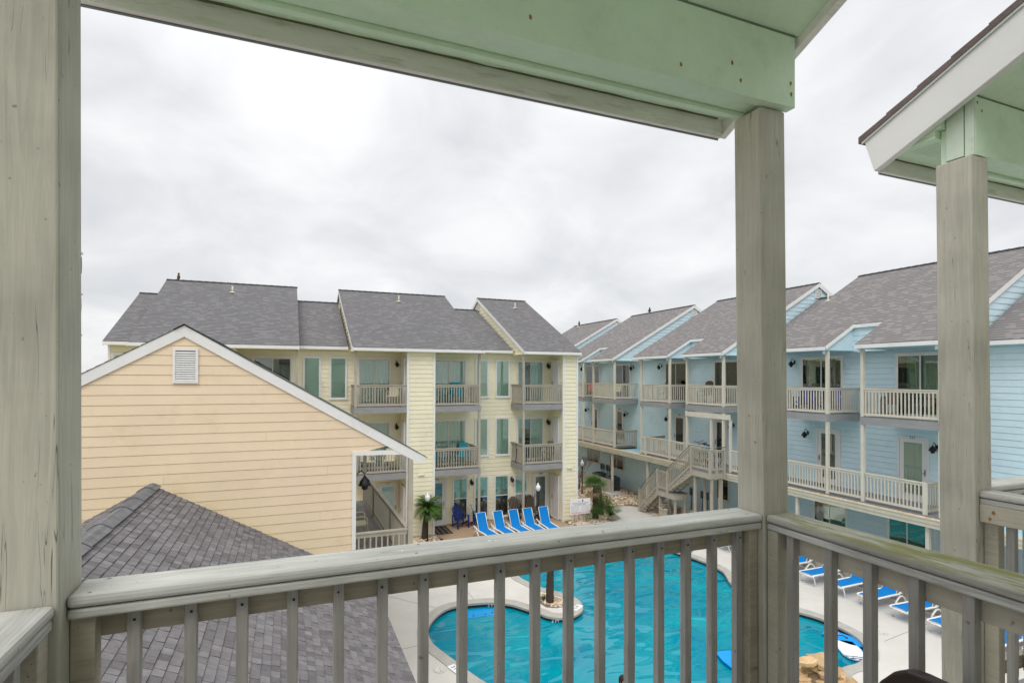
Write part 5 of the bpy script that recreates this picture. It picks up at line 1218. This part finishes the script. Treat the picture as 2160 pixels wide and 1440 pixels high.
for y, lab in ((17.05, 'farthest blue sun lounger on the right deck, mostly behind the corner post'), (15.9, 'blue sun lounger hidden behind the corner post, second farthest on the right deck'), (14.28, 'blue sun lounger just right of the corner post, only its back half showing'), (13.22, 'blue sun lounger seen between the first and second right balusters'), (12.2, 'blue sun lounger seen between the second and third right balusters, before the grey fence'), (11.2, 'blue sun lounger beside the right end of the pool with its rear frame showing'), (10.2, 'blue sun lounger left of the neighbouring balcony post'), (9.25, 'blue sun lounger cut by the neighbouring balcony post'), (8.15, 'nearest blue sun lounger on the right deck, a sliver between the neighbour balusters')):
    put(l0, 16.88, y, -90+random.Random(int(y*10)).uniform(-4, 4), lab, G2)
def wipe(o):
    for c in list(o.children): wipe(c)
    bpy.data.objects.remove(o)
wipe(l0)

# ================================================================ chairs
def adirondack(mt, hb=.68, wide=.24, name='adirondack_chair', round_top=True):
    t_ = thing(name, (0, 0, 0), 'x', 'chair'); bl = lambda nm, m_, **k: build(nm, m_, mt, t_, world=False, **k)
    m_ = MB()
    for i in range(6): y = -.24+.075*i; m_.prism([(-wide, y, .36-.02*i), (wide, y, .36-.02*i), (wide, y+.068, .342-.02*i), (-wide, y+.068, .342-.02*i)], (0, 0, .018))
    bl('seat', m_)
    m_ = MB(); n_ = 7
    for i in range(n_):
        a = (i-(n_-1)/2)/((n_-1)/2); x0 = a*wide*.78; x1 = a*wide*1.0; h = hb*(1-.16*a*a if round_top else 1); w_ = wide/n_*.93
        m_.prism([(x0-w_*.8, .19, .27), (x0+w_*.8, .19, .27), (x1+w_, .19+h*.36, .27+h), (x1-w_, .19+h*.36, .27+h)], (0, -.018, .006))
    bl('backrest', m_)
    for s in (1, -1):
        x = s*(wide+.05)
        bl('armrest', MB().prism([(x-.05, -.28, .53), (x+.055, -.28, .53), (x+.045, .30, .52), (x-.02, .30, .52)], (0, 0, .02)), bevel=.005)
        bl('leg', MB().box(x-.03, x+.03, -.27, -.21, 0, .53)); bl('leg', MB().prism([(x-.02, -.2, .33), (x-.02, .42, .0), (x-.02, .36, .0), (x-.02, -.2, .24)], (.04, 0, 0)))
        bl('leg', MB().box(x-.02, x+.02, .22, .28, .1, .52))
    return t_
na = adirondack(NAVY, .66, .22); ba = adirondack(BRNP, .80, .23); rb = adirondack(ROYAL, .66, .24)
put(na, 7.30, 23.95, 12, 'navy blue slatted chair under the left ground floor window', 'navy slatted chairs on the patio', .016)
put(na, 8.25, 24.12, 78, 'navy blue slatted chair turned sideways behind the white balcony post', 'navy slatted chairs on the patio', .016)
put(ba, 10.02, 24.0, -4, 'tall brown slatted chair left of the balcony post, behind the loungers', 'tall brown slatted chairs', .016)
put(ba, 10.88, 24.05, -4, 'tall brown slatted chair right of the post, by the entry door', 'tall brown slatted chairs', .016)
put(rb, 18.2, 15.25, -75, 'royal blue slatted chair on the blue building balcony, left one', 'royal blue balcony chairs', 5.515)
put(rb, 18.35, 14.35, -100, 'royal blue slatted chair near the corner post of the blue building balcony', 'royal blue balcony chairs', 5.515)
def sling(mt, fr, name='patio_chair', h=.9, roundb=False):
    t_ = thing(name, (0, 0, 0), 'x', 'chair'); bl = lambda nm, m_, mm, **k: build(nm, m_, mm, t_, world=False, **k)
    bl('seat', MB().box(-.22, .22, -.22, .2, .41, .44), mt, bevel=.008)
    if roundb:
        prof = [(-.23, .45), (.23, .45)]+[(.23*math.cos(a), h-.16+.16*math.sin(a)) for a in [math.pi*i/10 for i in range(11)]]
        bl('backrest', MB().prism([(x, .19+(z-.45)*.22, z) for x, z in prof], (0, .025, 0)), mt)
    else: bl('backrest', MB().prism([(-.21, .18, .42), (.21, .18, .42), (.21, .29, h), (-.21, .29, h)], (0, .02, .004)), mt, bevel=.006)
    for s in (1, -1):
        bl('armrest', MB().tube([(s*.25, -.22, 0), (s*.25, -.20, .6), (s*.25, -.12, .64), (s*.25, .2, .63), (s*.23, .24, .6)], .014, 6), fr)
        bl('leg', MB().tube([(s*.24, .24, .66), (s*.24, .22, .42), (s*.25, .30, 0)], .014, 6), fr)
    return t_
def table(mt, fr, r=.3, h=.7):
    t_ = thing('bistro_table', (0, 0, 0), 'x', 'table'); build('tabletop', MB().lathe([(r, 0), (r, .025)], (0, 0, h), 20), mt, t_, world=False)
    for k in range(3): a = 2.1*k; build('leg', MB().tube([(.04*math.cos(a), .04*math.sin(a), h), (r*.8*math.cos(a), r*.8*math.sin(a), 0)], .012, 6), fr, t_, world=False)
    return t_
cw = sling(CREAMC, CREAMC); ct = sling(TEAL, TEAL, h=1.0); cb = sling(mat('taupe_sling', (.20, .165, .14), .8), BLK); cr_ = sling(WICK, BRNP, 'rocking_chair', 1.12, True); crd = sling(REDP, REDP)
tt = table(TEAL, TEAL); tb = table(mat('dark_table', (.05, .04, .035), .4), BLK); tw_ = table(CREAMC, CREAMC)
L3, L2 = 5.515, 2.765
put(cw, 4.22, 23.85, -20, 'cream chair on the top floor balcony nearest the peach house', 'cream balcony chairs', L3)
put(ct, 6.28, 23.9, 60, 'tall turquoise chair at the left of the middle top floor balcony', 'turquoise balcony chairs', L3)
put(ct, 7.1, 24.0, -10, 'turquoise chair beside the table on the middle top floor balcony', 'turquoise balcony chairs', L3)
put(tt, 6.75, 23.7, 0, 'turquoise table on the middle top floor balcony', 'balcony tables', L3)
put(ct, 7.45, 24.0, -15, 'turquoise chair by the post on the middle second floor balcony', 'turquoise balcony chairs', L2)
put(ct, 6.3, 23.9, 50, 'turquoise chair at the wall end of the middle second floor balcony', 'turquoise balcony chairs', L2)
put(tb, 6.85, 23.75, 0, 'dark table between turquoise chairs on the second floor balcony', 'balcony tables', L2)
put(cb, 10.30, 23.95, 60, 'brown sling chair behind the left side rail of the right second floor balcony', 'brown sling balcony chairs', L2)
put(cb, 11.65, 23.95, -60, 'brown sling chair beside the closet door on the right second floor balcony', 'brown sling balcony chairs', L2)
put(tb, 11.1, 23.75, 0, 'dark table on the right second floor balcony of the yellow building', 'balcony tables', L2)
put(cw, 3.2, 23.9, 20, 'left cream chair on the balcony seen through the porch', 'cream balcony chairs', L2); put(cw, 4.1, 23.9, -20, 'right cream chair on the balcony seen through the porch', 'cream balcony chairs', L2)
put(cr_, 18.2, 23.6, -80, 'brown round-back rocking chair on the middle blue balcony', 'brown rocking chairs', L3); put(cr_, 18.2, 20.6, -80, 'brown round-back rocking chair on the balcony left of the corner post', 'brown rocking chairs', L3)
put(tb, 18.1, 21.3-.9+2.75, 0, 'low dark table beside the rocking chair on the middle blue balcony', 'balcony tables', L3-.2); put(cr_, 18.3, 19.6, -110, 'brown rocking chair half hidden by the near corner post', 'brown rocking chairs', L3)
put(cb, 18.2, 11.95, -70, 'taupe sling chair on the nearest blue balcony, left one', 'taupe sling chairs', L3); put(cb, 18.1, 10.95, -110, 'taupe sling chair on the nearest blue balcony, beside the neighbour post', 'taupe sling chairs', L3)
put(cw, 18.2, 28.2, -80, 'cream chair on the farthest visible pair of blue balconies, right one', 'cream balcony chairs', L3); put(crd, 18.1, 31.4, -90, 'red chair on the blue balcony next to the yellow building', 'red balcony chairs', L3)
put(cb, 18.2, 27.9, -60, 'brown chair on the walkway by the far side rail', 'walkway chairs', L2); put(cw, 1.62, 13.9, 90, 'cream chair on the porch boards by the peach wall', 'cream porch chairs', L2)
for o in (na, ba, rb, cw, ct, cb, cr_, crd, tt, tb, tw_): wipe(o)
# bicycles on the walkway by the stairs
def bicycle(x, y, rz, lab):
    t_ = thing('bicycle', (x, y, 2.755), lab, 'bicycle', 'bicycles on the walkway', R(rz)); bl = lambda nm, m_, mm, par=None: build(nm, m_, mm, par or t_, world=False)
    for c in (-.5, .5):
        o = bl('wheel', MB().tube([(c+.31*math.cos(a), 0, .32+.31*math.sin(a)) for a in [2*math.pi*i/20 for i in range(21)]], .017, 6, cap=False), BLK)
        m_ = MB()
        for k in range(6): a = k*math.pi/6; m_.tube([(c-.3*math.cos(a), 0, .32-.3*math.sin(a)), (c+.3*math.cos(a), 0, .32+.3*math.sin(a))], .003, 3)
        bl('spokes', m_, SILV, o)
    m_ = MB()
    for a, b in (((-.5, .32), (-.12, .78)), ((-.5, .32), (-.05, .32)), ((-.05, .32), (-.16, .85)), ((-.05, .32), (.36, .72)), ((-.14, .76), (.34, .8)), ((.34, .85), (.5, .32))): m_.tube([(a[0], 0, a[1]), (b[0], 0, b[1])], .017, 6)
    bl('frame', m_, TEAL); bl('saddle', MB().box(-.28, -.04, -.06, .06, .87, .92), BLK); bl('handlebar', MB().tube([(.26, -.27, 1.0), (.36, -.1, .92), (.36, .1, .92), (.26, .27, 1.0)], .013, 6), BLK)
bicycle(18.35, 20.95, 84, 'bicycle leaning by the wall left of the walkway door'); bicycle(18.1, 20.35, 96, 'bicycle nearer the stair header on the walkway')
# mats
t = thing('doormat', (6.42, 23.95, .016), 'striped dark doormat in front of the leftmost patio door', 'doormat'); m_ = MB().box(6.02, 6.72, 23.12, 24.45, .0165, .026); build('mat', m_, MATD, t)
m_ = MB()
for k in range(3): m_.box(6.10+.22*k, 6.19+.22*k, 23.13, 24.44, .0262, .029)
build('stripe', m_, MATL, t)
t = thing('doormat', (7.9, 24.3, .016), 'small red doormat behind the navy chair', 'doormat'); build('mat', MB().box(7.62, 8.05, 24.05, 24.45, .0165, .026), MATR, t)
t = thing('doormat', (11.5, 24.2, .016), 'dark doormat at the right patio door', 'doormat'); build('mat', MB().box(11.3, 11.95, 23.95, 24.45, .0165, .026), MATD, t)
t = thing('doormat', (18.75, 14.8, 2.755), 'dark doormat at the walkway door behind the far post', 'doormat'); build('mat', MB().box(18.55, 18.95, 14.45, 15.2, 2.752, 2.765), MATD, t)

# ================================================================ in and around the pool
def bodyboard(x, y, rz, mt, lab, extra):
    t_ = thing('bodyboard', (x, y, -.105), lab, 'bodyboard', None, R(rz)); prof = [(-.5, -.2), (-.52, 0), (-.5, .2), (-.1, .27), (.25, .25), (.42, .16), (.5, 0), (.42, -.16), (.25, -.25), (-.1, -.27)]
    build('deck', MB().prism([(a, b, 0) for a, b in prof], (0, 0, .05)), mt, t_, world=False, bevel=.012)
    for (nm, pr, mm) in extra: build(nm, MB().prism([(a, b, .051) for a, b in pr], (0, 0, .003)), mm, t_, world=False)
    return t_
fl_ = lambda cx_, cy_, r, n=10, k=5: [(cx_+r*(1+.35*math.cos(k*a))*math.cos(a), cy_+r*(1+.35*math.cos(k*a))*math.sin(a)) for a in [2*math.pi*i/(n*3) for i in range(n*3)]]
bodyboard(10.05, 10.35, -100, FOAMB, 'blue bodyboard with a pink and yellow flower floating beside the corner post', [('flower', fl_(.15, .02, .10), FOAMP), ('flower_centre', fl_(.15, .02, .04), FOAMY), ('stripe', [(.30, -.2), (.36, -.2), (.36, .2), (.30, .2)], FOAMP)])
bb_ = bodyboard(13.62, 10.18, -78, FOAMB, 'blue bodyboard with a dark leash plug against the right pool edge', [('flower', fl_(-.3, .12, .08), FOAMP)])
build('leash_plug', MB().lathe([(.03, 0), (.03, .015), (.01, .02)], (.02, .05, .052), 10), INK, bb_, world=False); build('leash', MB().tube([(.02, .05, .065), (-.1, .1, .062), (-.18, .02, .06), (-.3, .06, .06)], .008, 6), INK, bb_, world=False)
wb = bodyboard(13.18, 9.70, -126, FOAMW, 'white bodyboard with small dark lettering floating below the blue one', [('tail_stripe', [(.44, -.14), (.47, -.14), (.47, .14), (.44, .14)], INK)])
bpy.context.view_layer.update()
text_mesh('boogieboard', .085, INK, wb, (.36, 0, .054), Matrix(((0, 1, 0), (-1, 0, 0), (0, 0, 1))).transposed().inverted() if 0 else Matrix.Rotation(R(90), 3, 'Z'), world=False)
t = thing('pool_float', (5.35, 15.2, -.12), 'light blue step mat with dark dots just under the water of the left lobe', 'pool step'); m_ = MB().prism([(4.75, 15.55, -.128), (5.0, 15.68, -.128), (5.5, 15.62, -.128), (6.0, 15.35, -.128), (5.9, 15.05, -.128), (5.4, 15.1, -.128), (4.9, 15.1, -.128)], (0, 0, .003))
build('mat', m_, mat('step_blue', (.0, .27, .62), .2, spec=.6), t)
for x, y in ((5.05, 15.25), (5.4, 15.22), (5.62, 15.25), (5.82, 15.3)): build('dot', MB().lathe([(.03, 0), (.03, .003)], (x, y, -.1245), 10), INK, t)
# pool hand rail
t = thing('pool_handrail', (14.64, 17.33, 0), 'curved metal pool handrail at the far right edge', 'handrail'); build('tube', MB().tube([(14.64, 17.33, .0), (14.64, 17.33, .7), (14.5, 17.2, .85), (14.3, 17.0, .8), (14.05, 16.8, .3), (14.0, 16.75, -.2)], .022, 8), SILV, t); build('flange', MB().lathe([(.06, 0), (.06, .02), (.03, .03)], (14.64, 17.33, .004), 12), SILV, t)
# stacked flagstone waterfall
t = thing('rock_waterfall', (11.0, 8.7, 0), 'stacked tan flagstone waterfall at the near edge of the pool', 'rock waterfall'); rd = random.Random(77)
def slab(c, r, h, tilt, mt=FLAG):
    n_ = rd.randint(6, 9); m_ = MB(); Rm = Matrix.Rotation(rd.uniform(0, 6.28), 3, 'Z') @ Matrix.Rotation(rd.uniform(-tilt, tilt), 3, 'X') @ Matrix.Rotation(rd.uniform(-tilt, tilt), 3, 'Y'); pr = []
    for i in range(n_): a = 2*math.pi*(i+rd.uniform(-.3, .3))/n_; rr = r*rd.uniform(.72, 1.12); pr.append((rr*math.cos(a), rr*.72*math.sin(a)))
    b_ = [m_.P(*(Vector(c)+Rm @ Vector((x*1.03, y*1.03, -h/2)))) for x, y in pr]; u_ = [m_.P(*(Vector(c)+Rm @ Vector((x, y, h/2+rd.uniform(-.01, .01))))) for x, y in pr]
    m_.f += [b_[::-1], u_]+[[b_[k], b_[(k+1) % n_], u_[(k+1) % n_], u_[k]] for k in range(n_)]; build('stone', m_, mt, t, bevel=.006)
build('core', MB().lathe([(.66, -.3), (.58, .05), (.32, .24), (.08, .32)], (10.95, 8.65, 0), 12), mat('stone_mortar', (.20, .14, .08), .95, var=.4), t)
for k in range(95):
    a = rd.uniform(0, 6.28); q = rd.random()**.5; rr = .84*q; z = -.14+.62*(1-q)+rd.uniform(-.02, .05); slab((10.95+rr*math.cos(a), 8.65+rr*.95*math.sin(a), z), rd.uniform(.14, .27), rd.uniform(.05, .10), .32)
slab((11.2, 8.95, .42), .34, .09, .15); slab((10.7, 8.9, .5), .25, .08, .2)

# swimmer near the bottom edge of the picture: only the head clears the frame
t = thing('person', (6.95, 10.42, -.2), 'dark haired swimmer with head and shoulders above the water at the bottom edge', 'person')
bmh = bmesh.new(); 
def skin_body(name, verts, edges, radii, mt, par, sub=2):
    me = bpy.data.meshes.new(name); me.from_pydata([Vector(v)-wloc(par) for v in verts], edges, []); o = bpy.data.objects.new(name, me); COL.objects.link(o); o.parent = par; me.materials.append(mt)
    md = o.modifiers.new('skin', 'SKIN'); md.use_smooth_shade = True
    for i, r in enumerate(radii): me.skin_vertices[0].data[i].radius = (r, r) if not isinstance(r, tuple) else r
    me.skin_vertices[0].data[0].use_root = True
    s = o.modifiers.new('sub', 'SUBSURF'); s.levels = sub; s.render_levels = sub; return o
bmh.free(); x, y, z = 6.95, 10.42, -.13
V_ = [(x, y, z-.42), (x, y, z-.15), (x, y, z-.02), (x, y, z+.05), (x, y-.005, z+.10), (x, y-.012, z+.17), (x, y-.008, z+.235), (x, y, z+.27),
      (x-.14, y, z-.05), (x-.24, y-.08, z-.10), (x-.32, y-.25, z-.09), (x-.30, y-.34, z-.08), (x+.14, y, z-.05), (x+.24, y-.08, z-.10), (x+.32, y-.25, z-.09), (x+.30, y-.34, z-.08)]
E_ = [(0, 1), (1, 2), (2, 3), (3, 4), (4, 5), (5, 6), (6, 7), (2, 8), (8, 9), (9, 10), (10, 11), (2, 12), (12, 13), (13, 14), (14, 15)]
b0 = skin_body('body', V_, E_, [.13, .14, .12, .05, .052, .075, .085, .06, .065, .045, .035, .03, .065, .045, .035, .03], SKIN, t)
for s in (-1, 1):
    for f_i in range(5):
        a = -.02+.01*f_i; hx = x+s*.30; skin_body('finger', [(hx+s*a*2.2, y-.35, z-.08), (hx+s*a*2.6, y-.40, z-.085), (hx+s*a*2.8, y-.43+.008*abs(f_i-2), z-.095)], [(0, 1), (1, 2)], [.009, .008, .006], SKIN, b0, 1)
h_ = MB()
for i in range(9):
    pass
ring_n = 16; rows = [(0.098, .125), (.104, .16), (.106, .20), (.098, .245), (.07, .285), (.03, .305)]
rings = []
for r, dz in rows:
    rings.append([h_.P(x+r*.93*math.cos(2*math.pi*i/ring_n), y+.012+r*1.02*math.sin(2*math.pi*i/ring_n)+(.02 if math.sin(2*math.pi*i/ring_n) > 0 else (.035 if dz < .24 else 0)), z+dz) for i in range(ring_n)])
for a, b in zip(rings, rings[1:]):
    for i in range(ring_n): h_.f.append([a[i], a[(i+1) % ring_n], b[(i+1) % ring_n], b[i]])
h_.f.append(rings[-1]); build('hair', h_, HAIR, t, smooth=True)
for nm, pts, rr_2, mm in (('nose', [(x, y-.085, z+.175), (x, y-.108, z+.15)], .011, SKIN), ('ear', [(x-.088, y+.0, z+.17), (x-.09, y+.005, z+.14)], .014, SKIN), ('ear', [(x+.088, y+.0, z+.17), (x+.09, y+.005, z+.14)], .014, SKIN), ('mouth', [(x-.022, y-.082, z+.118), (x+.022, y-.082, z+.118)], .006, mat('lips', (.35, .12, .10), .5)), ('eye', [(x-.033, y-.083, z+.18), (x-.030, y-.085, z+.18)], .009, INK), ('eye', [(x+.033, y-.083, z+.18), (x+.030, y-.085, z+.18)], .009, INK)):
    build(nm, MB().tube(pts, rr_2, 8), mm, t)

# ================================================================ far things
t = thing('apartment_tower', (-16, 50, 0), 'distant high-rise whose balcony ends peek out beside the left post', 'building')
TW = mat('tower_wall', (.52, .53, .53), .8, var=.1)
build('wall', MB().box(-34, -18.8, 48, 62, -1, 17.5), TW, t)
for k in range(5):
    z = 1.1+2.86*k
    o = build('balcony', MB().box(-30, -13.33, 46.6, 47.4, z+2.86-.12, z+2.86), TW, t)
    build('parapet', MB().box(-29.9, -13.40, 46.6, 46.7, z+1.0+.35, z+2.60), mat('tower_brown', (.22, .19, .175), .8, var=.3), o)
    build('railing_end', MB().prism([(-13.42, 46.6, z+1.3), (-13.27, 46.6, z+1.35), (-13.25, 46.6, z+1.9), (-13.27, 46.6, z+2.5), (-13.42, 46.6, z+2.58)], (0, .3, 0)), mat('tower_brown', (.22, .19, .175), .8, var=.3), o)
t = thing('bird', (-4.68, 29.6, 11.25), 'small brown bird perched on the highest ridge of the yellow building', 'bird')
build('body', MB().lathe([(.01, 0), (.055, .05), (.07, .12), (.05, .2), (.03, .235), (.045, .27), (.035, .31), (.005, .33)], (-4.68, 29.6, 11.24), 10), BIRD, t); build('beak', MB().tube([(-4.65, 29.57, 11.53), (-4.60, 29.54, 11.52)], [.012, .002], 6), BIRD, t); build('tail', MB().prism([(-4.72, 29.6, 11.30), (-4.80, 29.62, 11.22), (-4.78, 29.66, 11.22), (-4.70, 29.64, 11.30)], (0, 0, .015)), BIRD, t)
for (x, y, z, lab) in ((22.95, 41.2, 11.25, 'dark bird on the far ridge of the blue building'), (22.9, 31.3, 11.25, 'tiny dark bird on the second ridge of the blue building')):
    t = thing('bird', (x, y, z), lab, 'bird'); build('body', MB().lathe([(.02, 0), (.09, .08), (.08, .18), (.04, .26), (.05, .3), (.005, .36)], (x, y, z-.03), 8), INK, t); build('tail', MB().prism([(x, y+.05, z+.1), (x, y+.22, z+.02), (x, y+.22, z+.06), (x, y+.05, z+.16)], (.04, 0, 0)), INK, t)
pipe(bb, 22.5, 40.6, 10.95, .35)
